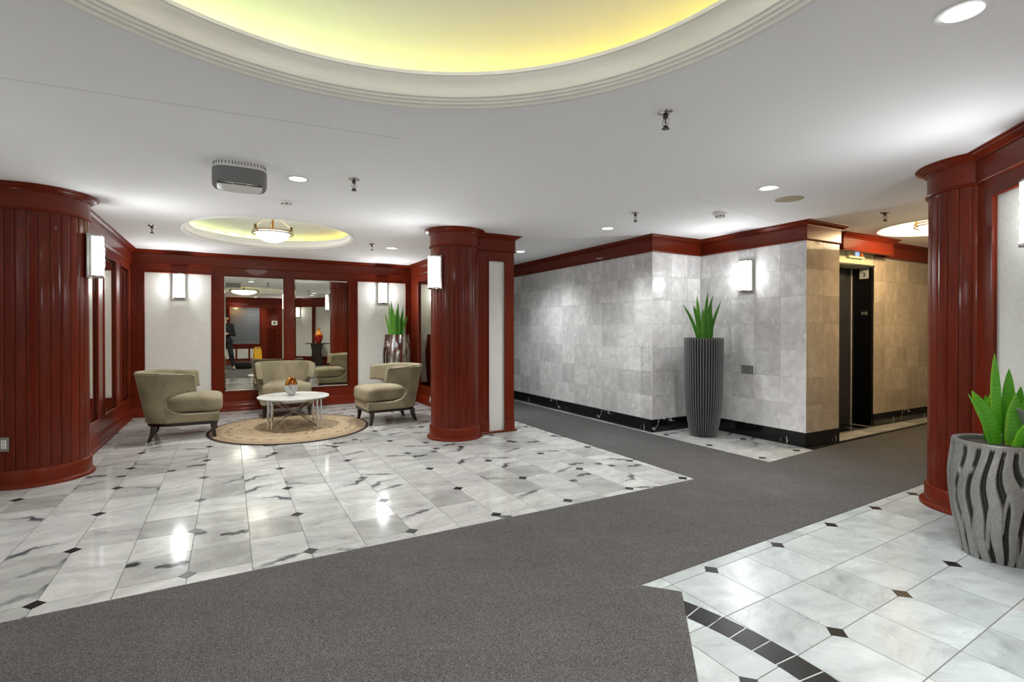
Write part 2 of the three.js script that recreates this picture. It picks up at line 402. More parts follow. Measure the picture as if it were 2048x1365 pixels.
  for (let i = 0; i < 18; i++) strip('floor_tile', 0.304, 0.21, 6.33 + i * 0.305, -3.472 - 0.0125 * i, M.floorTile[[0, 1, 6, 3][i % 4]], 0.041);
  strip('threshold', 1.2, 0.28, 6.85, ZR - 0.115, M.blackStone[0]);
  strip('threshold', 0.7, 0.1, 5.85, ZE + 0.05, M.black);
  strip('threshold', 3.2, 0.07, 7.7, -3.388, M.black, 0.041);
}
// fitted runner carpet
{
  const pts = [[-2.58, -3.037], [3.534, -3.111], [3.57, -10.4], [4.53, -10.4], [4.612, -3.159], [5.537, -3.245], [5.55, -3.255], [6.1, -3.29], [9.3, -3.425], [11.9, -3.56], [11.9, -2.376], [4.3, -2.052], [1.815, -1.948], [1.95, -1.8], [1.503, -1.309], [0.75, -0.49], [0.75, 2.64], [-2.58, 2.64]];
  const sh = new THREE.Shape(pts.map(p => new THREE.Vector2(p[0], -p[1])));
  const g = new THREE.ExtrudeGeometry(sh, { depth: 0.0015, bevelEnabled: true, bevelThickness: 0.001, bevelSize: 0.0015, bevelOffset: -0.0015, bevelSegments: 1 });
  g.rotateX(-Math.PI / 2); g.translate(0, 0.0012, 0);
  const o = new THREE.Mesh(g, M.carpet); o.name = 'carpet'; o.receiveShadow = o.castShadow = true; scene.add(o);
  tag(o, 'grey brown looped runner carpet crossing the white marble floor towards the elevator', 'carpet');
}

// ================================================================ ceiling with three domes
const ceiling = struct('ceiling');
const domes = [
  { c: [0.39, -1.255], rx: 1.457, rz: 1.457, h: 0.62, k: 1 },
  { c: [0.482, -7.125], rx: 0.975, rz: 1.1, h: 0.3, k: 0.62 },
  { c: [7.2, -2.775], rx: 0.625, rz: 0.62, h: 0.22, k: 0.5 },
];
{
  const sh = new THREE.Shape([[-2.75, 10.55], [12.1, 10.55], [12.1, -2.8], [-2.75, -2.8]].map(p => new THREE.Vector2(...p)));
  for (const d of domes) { const h = new THREE.Path(); h.absellipse(d.c[0], -d.c[1], d.rx - 0.004, d.rz - 0.004, 0, Math.PI * 2, true); sh.holes.push(h); }
  const g = new THREE.ExtrudeGeometry(sh, { depth: 0.04, bevelEnabled: false, curveSegments: 96 });
  g.rotateX(-Math.PI / 2); g.translate(0, CE, 0);
  part('ceiling_board', metricUV(g, 'x'), M.ceiling, ceiling);
  for (const d of domes) {
    const k = d.k, prof = [[0.012, -0.001], [0.010, -0.016], [-0.012, -0.017], [-0.02, -0.008], [-0.034, -0.004], [-0.038, 0.004], [-0.05, 0.007], [-0.055, 0.016], [-0.066, 0.019], [-0.07, 0.026], [-0.074, 0.045], [-0.084, 0.068], [-0.098, 0.088], [-0.112, 0.1], [-0.114, 0.104], [-0.121, 0.105], [-0.123, 0.122], [-0.112, 0.124], [-0.108, 0.112], [0.16, 0.112], [0.16, 0.09], [0.012, 0.05], [0.012, -0.001]].map(([r, y]) => [1 + r * k / d.rx, CE + y * k]);
    const m = part('dome_moulding', lathe(prof, 112, 0.45), M.plaster, ceiling);
    m.position.set(d.c[0], 0, d.c[1]); m.scale.set(d.rx, 1, d.rz);
    if (d.h > 0.25) { const bf = part('added_cove_baffle', lathe([[0.048, 0.1], [0.048, 0.19], [0.056, 0.19], [0.056, 0.1], [0.048, 0.1]].map(([r, y]) => [1 + r * k / d.rx, CE + y * k]), 96), M.dome, ceiling); bf.position.set(d.c[0], 0, d.c[1]); bf.scale.set(d.rx, 1, d.rz); }  // unseen ring added to keep the strip light close to the dome rim
    const R = 1 + 0.155 * k / d.rx, y0 = CE + 0.112 * k, sp = [];
    for (let i = 0; i <= 18; i++) { const a = i / 18 * Math.PI / 2; sp.push([R * Math.cos(a) ** 0.8, y0 + d.h * Math.sin(a)]); }
    for (let i = 18; i >= 0; i--) { const a = i / 18 * Math.PI / 2; sp.push([(R + 0.03) * Math.cos(a) ** 0.8, y0 + (d.h + 0.03) * Math.sin(a)]); }
    const s = part('dome_shell', lathe(sp, 96, 0.8), M.dome, ceiling);
    s.position.set(d.c[0], 0, d.c[1]); s.scale.set(d.rx, 1, d.rz);
  }
  // sheet joints in the ceiling
  const seam = (a, b) => { const l = Math.hypot(b[0] - a[0], b[1] - a[1]), g = new THREE.BoxGeometry(l, 0.0012, 0.003); g.rotateY(-Math.atan2(b[1] - a[1], b[0] - a[0])); g.translate((a[0] + b[0]) / 2, CE - 0.0002, (a[1] + b[1]) / 2); part('ceiling_joint', g, M.joint, ceiling); };
  seam([-1.3, -3.33], [0.95, -3.14]); seam([3.7, -3.27], [5.45, -3.58]);
}

// ================================================================ panelled walls
const CROWN = [[0.0, CR], [0.006, CR], [0.008, CR + 0.008], [0.02, CR + 0.01], [0.022, CR + 0.018], [0.03, CR + 0.022], [0.05, CR + 0.034], [0.06, CR + 0.042], [0.062, CR + 0.047], [0.072, CR + 0.049], [0.078, CR + 0.053], [0.08, CR + 0.058], [0.08, CE], [0, CE]];
const FRIEZE = [[0, FR + 0.012], [0.012, FR + 0.012], [0.012, CR + 0.004], [0, CR + 0.004]];
const BEAD = [[0, FR], [0.012, FR], [0.02, FR + 0.003], [0.023, FR + 0.01], [0.018, FR + 0.016], [0.012, FR + 0.018], [0, FR + 0.018]];
const BASE = [[0, 0], [0.034, 0], [0.036, 0.008], [0.032, 0.022], [0.02, 0.03], [0.018, 0.034], [0.018, 0.138], [0.014, 0.146], [0.005, 0.15], [0, 0.15]];
function trimRun(parent, path, side, { base = true, frieze = true, y0 = 0 } = {}) {
  if (frieze) { part('frieze', sweep(path, FRIEZE, { side }), M.wood[0], parent); part('frieze_bead', sweep(path, BEAD, { side }), M.wood[1], parent); part('crown_moulding', sweep(path, CROWN, { side }), M.wood[1], parent); }
  if (base) part('baseboard', sweep(path, BASE, { side }), M.wood[0], parent);
}
const mirrors = [];
function panelWall(name, pos, turn, len, openings, { thick = 0.1, base = true, lowRail = 0.3, ends = [0, 0], crown = true } = {}) {
  const w = struct(name, pos, turn);
  part('wall_core', bx(len, CE, thick, len / 2, CE / 2, -0.03 - thick / 2, { r: 0 }), M.plaster, w);
  const t = 0.028, zc = -t / 2;
  let u = 0;
  const stile = (a, b) => { if (b - a > 0.004) part('stile', bx(b - a, FR + 0.01 - lowRail, t, (a + b) / 2, (FR + 0.01 + lowRail) / 2, zc, { r: 0.002 }), wood(), w); };
  if (base) part('rail', bx(len, lowRail, t, len / 2, lowRail / 2, zc, { grain: 'x', r: 0.002 }), M.wood[0], w);
  for (const o of openings) {
    stile(u, o.u0);
    part('rail', bx(o.u1 - o.u0, FR + 0.01 - PT, t, (o.u0 + o.u1) / 2, (FR + 0.01 + PT) / 2, zc, { grain: 'x', r: 0.002 }), wood(), w);
    const y0 = o.y0 ?? lowRail, W = o.u1 - o.u0, H = PT - y0;
    if (o.type === 'paper') part('wallpaper_panel', metricUV(new THREE.BoxGeometry(W, H, 0.006), 'y').translate((o.u0 + o.u1) / 2, y0 + H / 2, -0.024), M.cloth, w);
    // moulding around the opening
    const mw = 0.018, mp = [[0, 0], [mw, 0], [mw, 0.004], [mw * 0.7, 0.012], [mw * 0.3, 0.012], [0, 0.005]];
    const ring = sweep([[o.u0, y0], [o.u1, y0], [o.u1, PT], [o.u0, PT]], mp.map(([a, b]) => [a - 0.004, b]), { side: 1, closed: true });
    const p = ring.attributes.position;          // stand the ring up: plan becomes elevation
    for (let i = 0; i < p.count; i++) p.setXYZ(i, p.getX(i), p.getZ(i), p.getY(i));
    ring.computeVertexNormals();
    part('panel_moulding', toCreasedNormals(fixWinding(ring), 0.5), M.wood[1], w);
    u = o.u1;
  }
  stile(u, len);
  trimRun(w, [[-ends[0], 0], [len + ends[1], 0]], 1, { base, frieze: crown });
  return w;
}
const toWorld = (pos, turn, x, y, z) => [pos[0] + x * Math.cos(turn) + z * Math.sin(turn), pos[1] + y, pos[2] - x * Math.sin(turn) + z * Math.cos(turn)];
function wallMirror(label, pos, turn, u0, u1, y0 = 0.3) {
  const W = u1 - u0 - 0.03, H = PT - y0 - 0.03, b = 0.022, r = (x, y, z) => [V(-x, -y, z), V(x, -y, z), V(x, y, z), V(-x, y, z)];
  const t = thing('wall_mirror', label, 'mirror', toWorld(pos, turn, (u0 + u1) / 2, (y0 + PT) / 2, -0.024), turn, 'bevelled mirrors set in the panelling');
  part('mirror_glass', solid([r(W / 2 - b, H / 2 - b, 0), r(W / 2 - b, H / 2 - b, 0.008)], { crease: 0 }), M.mirror, t);
  part('bevelled_edge', loft([r(W / 2 + 0.014, H / 2 + 0.014, 0.0035), r(W / 2 - b, H / 2 - b, 0.008)], { caps: false, crease: 0 }), M.mirror, t);
}
// back wall of the seating alcove
{
  const pos = [XL, 0, ZB], len = XA - XL, o = x => x - XL;
  panelWall('wall_back', pos, 0, len, [
    { u0: o(-1.115), u1: o(-0.235), type: 'paper' }, { u0: o(-0.09), u1: o(0.81), type: 'glass' },
    { u0: o(0.945), u1: o(1.855), type: 'glass' }, { u0: o(1.985), u1: o(2.88), type: 'paper' }]);
  wallMirror('wall mirror behind the middle armchair showing the yellow lit dome and the dark window', pos, 0, o(-0.09), o(0.81));
  wallMirror('wall mirror beside the middle armchair showing the red vase and a column', pos, 0, o(0.945), o(1.855));
}
// left wall of the alcove
{
  const pos = [XL, 0, -5.95], len = 3.35, o = z => -5.95 - z, t = Math.PI / 2;
  panelWall('wall_left', pos, t, len, [{ u0: o(-6.1), u1: o(-7.14), type: 'glass' }, { u0: o(-7.44), u1: o(-8.17), type: 'glass' }, { u0: o(-8.47), u1: o(-9.12), type: 'glass' }]);
  wallMirror('tall wall mirror just behind the big column and its lamp', pos, t, o(-6.1), o(-7.14));
  wallMirror('tall wall mirror second from the big column, showing the pale wallpaper', pos, t, o(-7.44), o(-8.17));
  wallMirror('narrow dark looking wall mirror nearest the corner behind the first armchair', pos, t, o(-8.47), o(-9.12));
}
// partition between alcove and corridor
{
  const pos = [XA, 0, ZB], t = -Math.PI / 2;
  panelWall('wall_partition', pos, t, 3.44, [{ u0: 0.42, u1: 1.78, type: 'glass' }, { u0: 1.92, u1: 3.2, type: 'glass' }], { thick: 0.16 });
  wallMirror('wall mirror next to the silver planter, partly hidden by the middle column', pos, t, 0.42, 1.78);
  wallMirror('wall mirror hidden behind the middle column', pos, t, 1.92, 3.2);
}
// stub wall that ties the middle column to the partition
{
  const w = struct('wall_stub', [2.405, 0, -5.745]), len = 0.795;
  part('wall_core', bx(len, CE, 0.3, len / 2, CE / 2, -0.18, { r: 0 }), M.wood[0], w);
  const t = 0.028, a = 0.425, b = 0.665;
  part('stile', bx(a, FR, t, a / 2, FR / 2, -t / 2), M.wood[1], w); part('stile', bx(len - b, FR, t, (b + len) / 2, FR / 2, -t / 2), M.wood[0], w);
  part('rail', bx(b - a, FR - PT, t, (a + b) / 2, (FR + PT) / 2, -t / 2, { grain: 'x' }), M.wood[0], w);
  part('wallpaper_panel', metricUV(new THREE.BoxGeometry(b - a, PT - 0.02, 0.008), 'y').translate((a + b) / 2, PT / 2 + 0.01, -0.022), M.cloth, w);
  for (const x of [a + 0.004, b - 0.004]) part('panel_moulding', bx(0.014, PT, 0.014, x, PT / 2, 0.002, { r: 0.005 }), M.wood[1], w);
  part('panel_moulding', bx(b - a, 0.014, 0.014, (a + b) / 2, PT - 0.004, 0.002, { r: 0.005, grain: 'x' }), M.wood[1], w);
  trimRun(w, [[0, 0], [len, 0], [len, -0.33]], 1, { base: false });
  for (const [x0, x1] of [[0, a + 0.01], [b - 0.01, len]]) part('baseboard', bx(x1 - x0, 0.15, 0.018, (x0 + x1) / 2, 0.075, 0.009, { grain: 'x' }), M.wood[0], w);
  part('shoe_moulding', bx(len + 0.03, 0.026, 0.036, len / 2 + 0.015, 0.013, 0.018, { grain: 'x', r: 0.01 }), M.wood[0], w);
}

// ================================================================ marble walls and elevator
function stoneWall(parent, pos, turn, cols, yTop, mats, rows = 7) {     // cols: edges along the wall
  const y0 = 0.16, rh = (yTop - y0) / rows, cache = {};
  for (let i = 0; i + 1 < cols.length; i++) for (let j = 0; j < rows; j++) {
    const w = cols[i + 1] - cols[i], va = Math.floor(rnd() * 4), key = w.toFixed(3) + va;
    if (!cache[key]) {
      const r = (d, z) => [V(-w / 2 + d, -rh / 2 + d, z), V(w / 2 - d, -rh / 2 + d, z), V(w / 2 - d, rh / 2 - d, z), V(-w / 2 + d, rh / 2 - d, z)];
      const g = solid([r(0.0006, -0.014), r(0.0006, -0.0012), r(0.0018, 0)], { crease: 0 }), p = g.attributes.position, uv = g.attributes.uv;
      for (let q = 0; q < p.count; q++) { let a = p.getX(q) / w + 0.5, b = p.getY(q) / rh + 0.5; if (va & 1) a = 1 - a; if (va & 2) b = 1 - b; uv.setXY(q, a * 0.94 + 0.03, b * 0.94 + 0.03); }
      cache[key] = g;
    }
    const m = part('marble_tile', cache[key], mats[Math.floor(rnd() * mats.length)], parent);
    m.position.set((cols[i] + cols[i + 1]) / 2, y0 + (j + 0.5) * rh, 0);
  }
  // black marble base
  const n = Math.max(1, Math.round((cols[cols.length - 1] - cols[0]) / 0.66)), L = (cols[cols.length - 1] - cols[0]) / n;
  for (let i = 0; i < n; i++) {
    const g = new RoundedBoxGeometry(L - 0.001, 0.159, 0.02, 1, 0.002).toNonIndexed(), p = g.attributes.position, uv = g.attributes.uv, f = rnd() < 0.5, of = rnd() * 0.3;
    for (let q = 0; q < p.count; q++) { const a = p.getX(q) / L * 0.7 + 0.5; uv.setXY(q, (f ? 1 - a : a) + of, p.getY(q) / 0.3 + 0.5); }
    part('black_base_tile', g, M.blackStone[Math.floor(rnd() * 3)], parent).position.set(cols[0] + (i + 0.5) * L, 0.0795, -0.002);
  }
}
{
  const colsA = []; for (let i = 0; i <= 17; i++) colsA.push(i * 0.3325);
  const A = struct('wall_corridor', [XM, 0, ZM - 17 * 0.3325], -Math.PI / 2);
  part('wall_core', bx(5.64, CE, 0.2, 2.82, CE / 2, -0.114, { r: 0 }), M.wallGrout, A);
  stoneWall(A, null, 0, colsA, FR, M.wallTile);
  const B = struct('wall_return', [XM, 0, ZM]);
  part('wall_core', bx(XC - XM + 0.1, CE, 0.2, (XC - XM) / 2 + 0.05, CE / 2, -0.114, { r: 0 }), M.wallGrout, B);
  stoneWall(B, null, 0, [0, 0.33, 0.625, XC - XM], FR, M.wallTile);
  const C = struct('wall_plaque', [XC, 0, ZM], -Math.PI / 2);
  part('wall_core', bx(ZE - ZM - 0.02, CE, 0.2, (ZE - ZM - 0.02) / 2, CE / 2, -0.114, { r: 0 }), M.wallGrout, C);
  stoneWall(C, null, 0, [0, 0.16, 0.48, 0.808, 1.135, ZE - ZM], FR, M.wallTile);
  const E = struct('wall_elevator', [XC, 0, ZE]);
  part('wall_core', bx(0.6, CE, 0.3, 0.325, CE / 2, -0.164, { r: 0 }), M.wallGrout, E);
  stoneWall(E, null, 0, [0, 0.31, 0.635], FR, M.polishedTile);
  // elevator bay: wall beyond the door, set back
  const colsR = []; for (let i = 0; i <= 14; i++) colsR.push(i * 0.305);
  const R = struct('wall_elevator_bay', [7.58, 0, ZR]);
  part('wall_core', bx(4.4, CE, 0.24, 2.2, CE / 2, -0.134, { r: 0 }), M.wallGrout, R);
  stoneWall(R, null, 0, colsR, FR - 0.02, M.polishedTile);
  const S = struct('wall_bay_side', [6.165, 0, ZE - 0.01], -Math.PI / 2 * -1);
  part('wall_core', bx(0.34, CE, 0.02, 0.17, CE / 2, -0.012, { r: 0 }), M.wallTile[2], S);
  // wood frieze and crown over the marble
  const T = struct('trim_1');
  trimRun(T, [[XM, -10.4], [XM, ZM], [XC, ZM], [XC, ZE], [6.165, ZE], [6.165, ZR - 0.02]], 1, { base: false });
  const H = struct('trim_2');
  part('wall_core', bx(1.16, CE - FR - 0.02, 0.16, 7.17, (CE + FR) / 2 + 0.01, ZR + 0.06, { r: 0, grain: 'x' }), M.wood[0], H);
  trimRun(H, [[6.59, ZR], [6.59, ZR + 0.14], [7.75, ZR + 0.14], [7.75, ZR]], 1, { base: false });
  const K = struct('trim_3');
  trimRun(K, [[7.6, ZR], [11.9, ZR]], 1, { base: false });
}
// elevator door, jamb and transom
{
  const D = struct('door_1', [7.545, 0, ZR]);
  const dark = std({ color: srgb(58, 58, 61), metalness: 0.35, roughness: 0.26 }), darkJ = std({ color: srgb(14, 14, 15), metalness: 0.4, roughness: 0.22 });
  part('door_panel', bx(0.52, 2.12, 0.03, -0.31, 1.065, -0.265), dark, D); part('door_panel', bx(0.5, 2.12, 0.03, -0.83, 1.065, -0.28), dark, D);
  part('door_edge', bx(0.022, 2.12, 0.014, -0.03, 1.065, -0.245), std({ color: srgb(190, 190, 190), metalness: 0.3, roughness: 0.3 }), D);
  part('jamb', bx(0.06, 2.13, 0.27, 0.02, 1.065, -0.135), darkJ, D); part('jamb', bx(0.06, 2.13, 0.27, -1.11, 1.065, -0.135), darkJ, D);
  part('transom', bx(1.2, 0.36, 0.24, -0.545, 2.315, -0.125), std({ color: srgb(206, 214, 182), roughness: 0.3, metalness: 0.2 }), D);
  part('transom_lip', bx(1.2, 0.022, 0.012, -0.545, 2.146, 0.003), M.steel, D);
  part('door_backing', bx(1.2, 2.4, 0.03, -0.55, 1.2, -0.33, { r: 0 }), darkJ, D);
  // floor lantern
  const L = thing('floor_indicator', 'pale elevator floor indicator with blue display and red arrow over the door', 'indicator', [7.12, 2.268, ZR + 0.002]);
  part('housing', bx(0.36, 0.085, 0.03, 0, 0, 0.014), std({ color: srgb(214, 218, 190), roughness: 0.3 }), L);
  part('display', bx(0.09, 0.05, 0.004, 0.0, 0.008, 0.03, { r: 0 }), new THREE.MeshStandardMaterial({ color: 0x334466, emissive: srgb(150, 170, 235), emissiveIntensity: 0.8 }), L);
  const tri = s => new THREE.ExtrudeGeometry(new THREE.Shape([[-0.024, -0.02 * s], [0.024, -0.02 * s], [0, 0.024 * s]].map(p => new THREE.Vector2(...p))), { depth: 0.004, bevelEnabled: false });
  part('up_arrow', tri(1).translate(0.115, 0.005, 0.029), new THREE.MeshStandardMaterial({ color: 0x661100, emissive: srgb(255, 80, 20), emissiveIntensity: 1.1 }), L);
  part('down_arrow', tri(1).translate(-0.115, 0.005, 0.029), new THREE.MeshStandardMaterial({ color: srgb(200, 205, 150), roughness: 0.4 }), L);
}
// plates on the elevator jamb
function print(w, h, draw) {
  const c = document.createElement('canvas'); c.width = w; c.height = h; const x = c.getContext('2d'); draw(x, w, h);
  const t = new THREE.CanvasTexture(c); t.colorSpace = THREE.SRGBColorSpace; return t;
}
function plate(name, label, cat, w, h, d, map, rim, pos, turn) {
  const t = thing(name, label, cat, pos, turn);
  part('backing', bx(w, h, d, 0, 0, d / 2, { r: 0.0015 }), rim, t);
  const f = new THREE.PlaneGeometry(w * 0.985, h * 0.985); f.translate(0, 0, d + 0.0006);
  part('print', f, std({ map, roughness: 0.35, color: 0xffffff }), t);
  return t;
}
{
  const xj = 7.533, tj = -Math.PI / 2;
  plate('number_plate', 'light grey plate with a dark figure 3 high on the elevator jamb', 'sign', 0.115, 0.115, 0.006,
    print(128, 128, (x, w, h) => { x.fillStyle = '#b9bcc0'; x.fillRect(0, 0, w, h); x.fillStyle = '#1c2426'; x.font = 'bold 92px sans-serif'; x.textAlign = 'center'; x.textBaseline = 'middle'; x.fillText('3', w / 2, h / 2 + 4); }), M.steel, [xj, 2.045, -3.772], tj);
  plate('notice_plate', 'darker grey plate just above the figure 3 plate', 'sign', 0.115, 0.055, 0.006,
    print(128, 64, (x, w, h) => { x.fillStyle = '#7d8086'; x.fillRect(0, 0, w, h); x.fillStyle = '#2a2c30'; x.beginPath(); x.arc(w * 0.5, h * 0.05, 24, 0, Math.PI * 2); x.fill(); }), M.steel, [xj, 2.133, -3.772], tj);
  plate('braille_plate', 'black plate with a raised star and letter G on the elevator jamb', 'sign', 0.1, 0.085, 0.005,
    print(128, 108, (x, w, h) => {
      x.fillStyle = '#08090a'; x.fillRect(0, 0, w, h); x.strokeStyle = '#b4b6b6'; x.lineWidth = 5; x.beginPath();
      for (let i = 0; i <= 10; i++) { const r = i % 2 ? 10 : 24, a = -Math.PI / 2 + i * Math.PI / 5; x[i ? 'lineTo' : 'moveTo'](34 + r * Math.cos(a), h / 2 + 2 + r * Math.sin(a)); }
      x.closePath(); x.stroke(); x.fillStyle = '#b4b6b6'; x.font = 'bold 66px sans-serif'; x.textAlign = 'center'; x.textBaseline = 'middle'; x.fillText('G', 90, h / 2 + 3);
    }), M.black, [xj, 1.524, -3.765], tj);
  plate('wall_plaque', 'small engraved grey metal plaque on the marble wall beside the tall planter', 'plaque', 0.158, 0.094, 0.006,
    print(256, 152, (x, w, h) => {
      x.fillStyle = '#8d8d8d'; x.fillRect(0, 0, w, h); x.strokeStyle = '#4b4b4b'; x.lineWidth = 8; x.strokeRect(5, 5, w - 10, h - 10); x.fillStyle = '#4a4a4a';
      const row = (y, hh, a) => a.forEach(([p, q]) => x.fillRect(p, y, q, hh));
      row(30, 18, [[28, 22], [62, 10], [80, 14], [112, 8], [134, 16], [156, 26], [200, 18]]); row(58, 12, [[76, 18], [102, 16], [126, 14], [148, 36]]);
      row(84, 14, [[56, 20], [92, 28], [126, 16], [156, 20]]); row(110, 8, [[50, 30], [84, 70], [160, 40]]);
    }), M.steel, [XC - 0.002, 0.815, -4.075], -Math.PI / 2);
}
// ================================================================ diagonal wall on the right and the rest of the room shell
const DT = -Math.PI * 0.75, DP = [4.457, 0, -1.525];
panelWall('wall_right', DP, DT, 1.66, [{ u0: 0.178, u1: 1.46, type: 'paper' }], {});
{ // sides that the photograph does not look at, closed so that no light leaks in
  const side = (name, a, b, mat = M.cloth, h = CE, thick = 0.1) => {
    const L = Math.hypot(b[0] - a[0], b[1] - a[1]), w = struct(name, [a[0], 0, a[1]], -Math.atan2(b[1] - a[1], b[0] - a[0]));
    part('wall_core', bx(L, h, thick, L / 2, h / 2, -thick / 2, { r: 0 }), mat, w); return [w, L];
  };
  side('wall_alcove_end', [-2.6, -5.9], [XL, -5.9], M.cloth);
  side('wall_lobby_side', [-2.6, 2.7], [-2.6, -5.9], M.cloth);
  side('wall_corridor_end', [XA + 0.1, -10.4], [XM, -10.4], M.cloth);
  side('wall_bay_end', [11.9, ZR], [11.9, -1.8], M.cloth);
  const s = side('wall_bay_south', [11.9, -1.78], [4.9, -1.78], M.cloth);
  trimRun(s[0], [[0, 0], [s[1], 0]], 1);
  // far wall behind the photographer, seen in the mirrors
  const [w, L] = side('wall_window', [1.05, 2.7], [-2.6, 2.7], M.wood[0], 0.74);
  trimRun(w, [[0, 0], [L, 0]], 1);
  part('wall_core', bx(L, CE - 2.18, 0.1, L / 2, (CE + 2.18) / 2, -0.05, { grain: 'x' }), M.wood[0], w);
  part('wall_core', bx(L - 1.1, 1.5, 0.1, (L + 1.1) / 2, 1.46, -0.05), M.wood[1], w);
  for (const x of [0.2, 0.62, 1.04]) part('wallpaper_panel', bx(0.36, 0.36, 0.01, x, 0.42, 0.006, { r: 0.002 }), M.cloth, w);
  const win = struct('window_1', [1.03, 0, 2.68], Math.PI);
  const fr = [bx(1.06, 0.05, 0.06, 0.53, 0.765, 0, { grain: 'x' }), bx(1.06, 0.05, 0.06, 0.53, 2.165, 0, { grain: 'x' }), bx(0.05, 1.4, 0.06, 0.025, 1.46, 0), bx(0.05, 1.4, 0.06, 1.035, 1.46, 0)];
  part('window_frame', fr, M.wood[0], win);
  part('window_pane', bx(0.98, 1.38, 0.006, 0.53, 1.465, -0.04, { r: 0 }), std({ color: srgb(40, 46, 58), roughness: 0.08 }), win);
  const slats = []; for (let i = 0; i < 46; i++) slats.push(bx(0.97, 0.0016, 0.024, 0, 0, 0, { r: 0, off: 0 }).rotateX(0.6).translate(0.53, 0.8 + i * 0.0295, 0));
  part('blind_slats', slats, std({ color: srgb(150, 156, 168), roughness: 0.5 }), win).userData.kind = 'stuff';
  // louvred cupboard beside the window
  const cb = thing('cupboard', 'dark red louvred wall cupboard between the window and the pale wall, seen in the mirror', 'cupboard', [1.78, 0, 2.66], Math.PI);
  part('carcass', bx(0.74, 2.28, 0.05, 0.37, 1.14, -0.005), M.wood[1], cb);
  for (const [y0, y1, x0, x1, n] of [[1.78, 2.12, 0.2, 0.56, 8], [0.18, 1.36, 0.2, 0.56, 26]]) {
    const d = part('louvre_door', [bx(0.05, y1 - y0, 0.03, x0, (y0 + y1) / 2, 0.035), bx(0.05, y1 - y0, 0.03, x1, (y0 + y1) / 2, 0.035), bx(x1 - x0, 0.05, 0.03, (x0 + x1) / 2, y0, 0.035, { grain: 'x' }), bx(x1 - x0, 0.05, 0.03, (x0 + x1) / 2, y1, 0.035, { grain: 'x' })], M.wood[1], cb);
    const ls = []; for (let i = 1; i < n; i++) ls.push(bx(x1 - x0, 0.006, 0.03, 0, 0, 0, { grain: 'x', r: 0 }).rotateX(0.6).translate((x0 + x1) / 2, y0 + (y1 - y0) * i / n, 0.03));
    part('louvres', ls, M.wood[1], d).userData.kind = 'stuff';
  }
  const th = plate('thermostat', 'small white thermostat on the louvred cupboard seen in the mirror', 'thermostat', 0.2, 0.16, 0.012, print(64, 50, (x, W, H) => { x.fillStyle = '#e8e8e4'; x.fillRect(0, 0, W, H); x.fillStyle = '#444'; x.fillRect(W * 0.3, H * 0.28, W * 0.4, H * 0.44); }), M.white, [1.49, 1.56, 2.6], Math.PI);
  const [w2, L2] = side('wall_cupboard', [1.8, 2.7], [1.05, 2.7], M.wood[1]); trimRun(w2, [[0, 0], [L2, 0]], 1);
  // warm picture light above the blinds
  const pl = thing('picture_light', 'small warm picture light above the dark blinds, seen in the mirror', 'wall lamp', [0.2, 2.12, 2.62], Math.PI);
  part('hood', tube([V(-0.11, 0, 0.12), V(0.11, 0, 0.12)], 0.02, 4, 12), M.bronze, pl); part('arm', tube([V(0, 0.02, -0.03), V(0, 0.05, 0.06), V(0, 0.01, 0.12)], 0.008, 12, 6), M.bronze, pl);
  part('lamp_tube', tube([V(-0.09, -0.021, 0.12), V(0.09, -0.021, 0.12)], 0.008, 4, 8), M.warmGlass, pl);
  lamp(new THREE.Color(1, 0.55, 0.2), 0.7, [0.2, 2.099, 2.5], 1);
  // second diagonal and the column at the near end of the panelled wall
  panelWall('wall_diagonal', [3.5, 0, 0.9], -Math.PI / 4 - Math.PI / 2, 2.44, [{ u0: 0.12, u1: 1.0, type: 'paper' }, { u0: 1.12, u1: 2.3, type: 'paper' }]);
  side('wall_diagonal_end', [3.45, -0.1], [3.5, 0.95], M.cloth);
}

// ================================================================ columns
function column(label, pos, R, n, a0, toe) {
  const t = thing('column', label, 'column', pos, 0, 'round wood clad columns');
  part('core', lathe([[0, 0], [R - 0.012, 0], [R - 0.012, CE], [0, CE]], 36).translate(0, 0, 0), M.wood[1], t);
  const w = Math.PI * 2 / n, gs = [0, 1, 2].map(() => {
    const ring = y => { const q = []; for (let k = 0; k <= 5; k++) { const a = -w / 2 + 0.006 + (w - 0.012) * k / 5, e = k === 0 || k === 5 ? 0.0035 : 0; q.push(V((R - e) * Math.cos(a), y, (R - e) * Math.sin(a))); } q.push(V((R - 0.014) * Math.cos(w / 2 - 0.006), y, (R - 0.014) * Math.sin(w / 2 - 0.006)), V((R - 0.014) * Math.cos(-w / 2 + 0.006), y, (R - 0.014) * Math.sin(-w / 2 + 0.006))); return q; };
    const g = solid([ring(0.12), ring(FR + 0.02)], { crease: 0.25, caps: false }), uv = g.attributes.uv, o = rnd() * 3; for (let i = 0; i < uv.count; i++) uv.setXY(i, uv.getX(i) + o, uv.getY(i) + o * 0.7); return g;
  });
  for (let i = 0; i < n; i++) part('stave', gs[i % 3], [M.wood[0], M.woodB[1], M.wood[1], M.woodB[0]][Math.floor(rnd() * 4)], t).rotation.y = a0 + i * w;
  const circ = p => p.map(([o, y]) => [R + o, y]);
  part('frieze', lathe(circ([[-0.01, FR + 0.012], [0.008, FR + 0.012], [0.008, CR + 0.006], [-0.01, CR + 0.006]]), 72), M.wood[1], t);
  part('frieze_bead', lathe(circ(BEAD.map(([o, y]) => [o - 0.002, y])), 72), M.wood[0], t);
  part('crown_moulding', lathe(circ(CROWN), 72), M.wood[1], t);
  const b = BASE.map(([o, y]) => [o > 0.0181 ? o + (toe - R - 0.036) : o * 1.0, y]);
  part('base', lathe(circ(b), 72), M.wood[0], t);
  return t;
}
column('big wood clad column nearest the camera with a lamp on its right side and a socket low down', [-1.475, 0, -5.95], 0.353, 30, 0.05, 0.395);
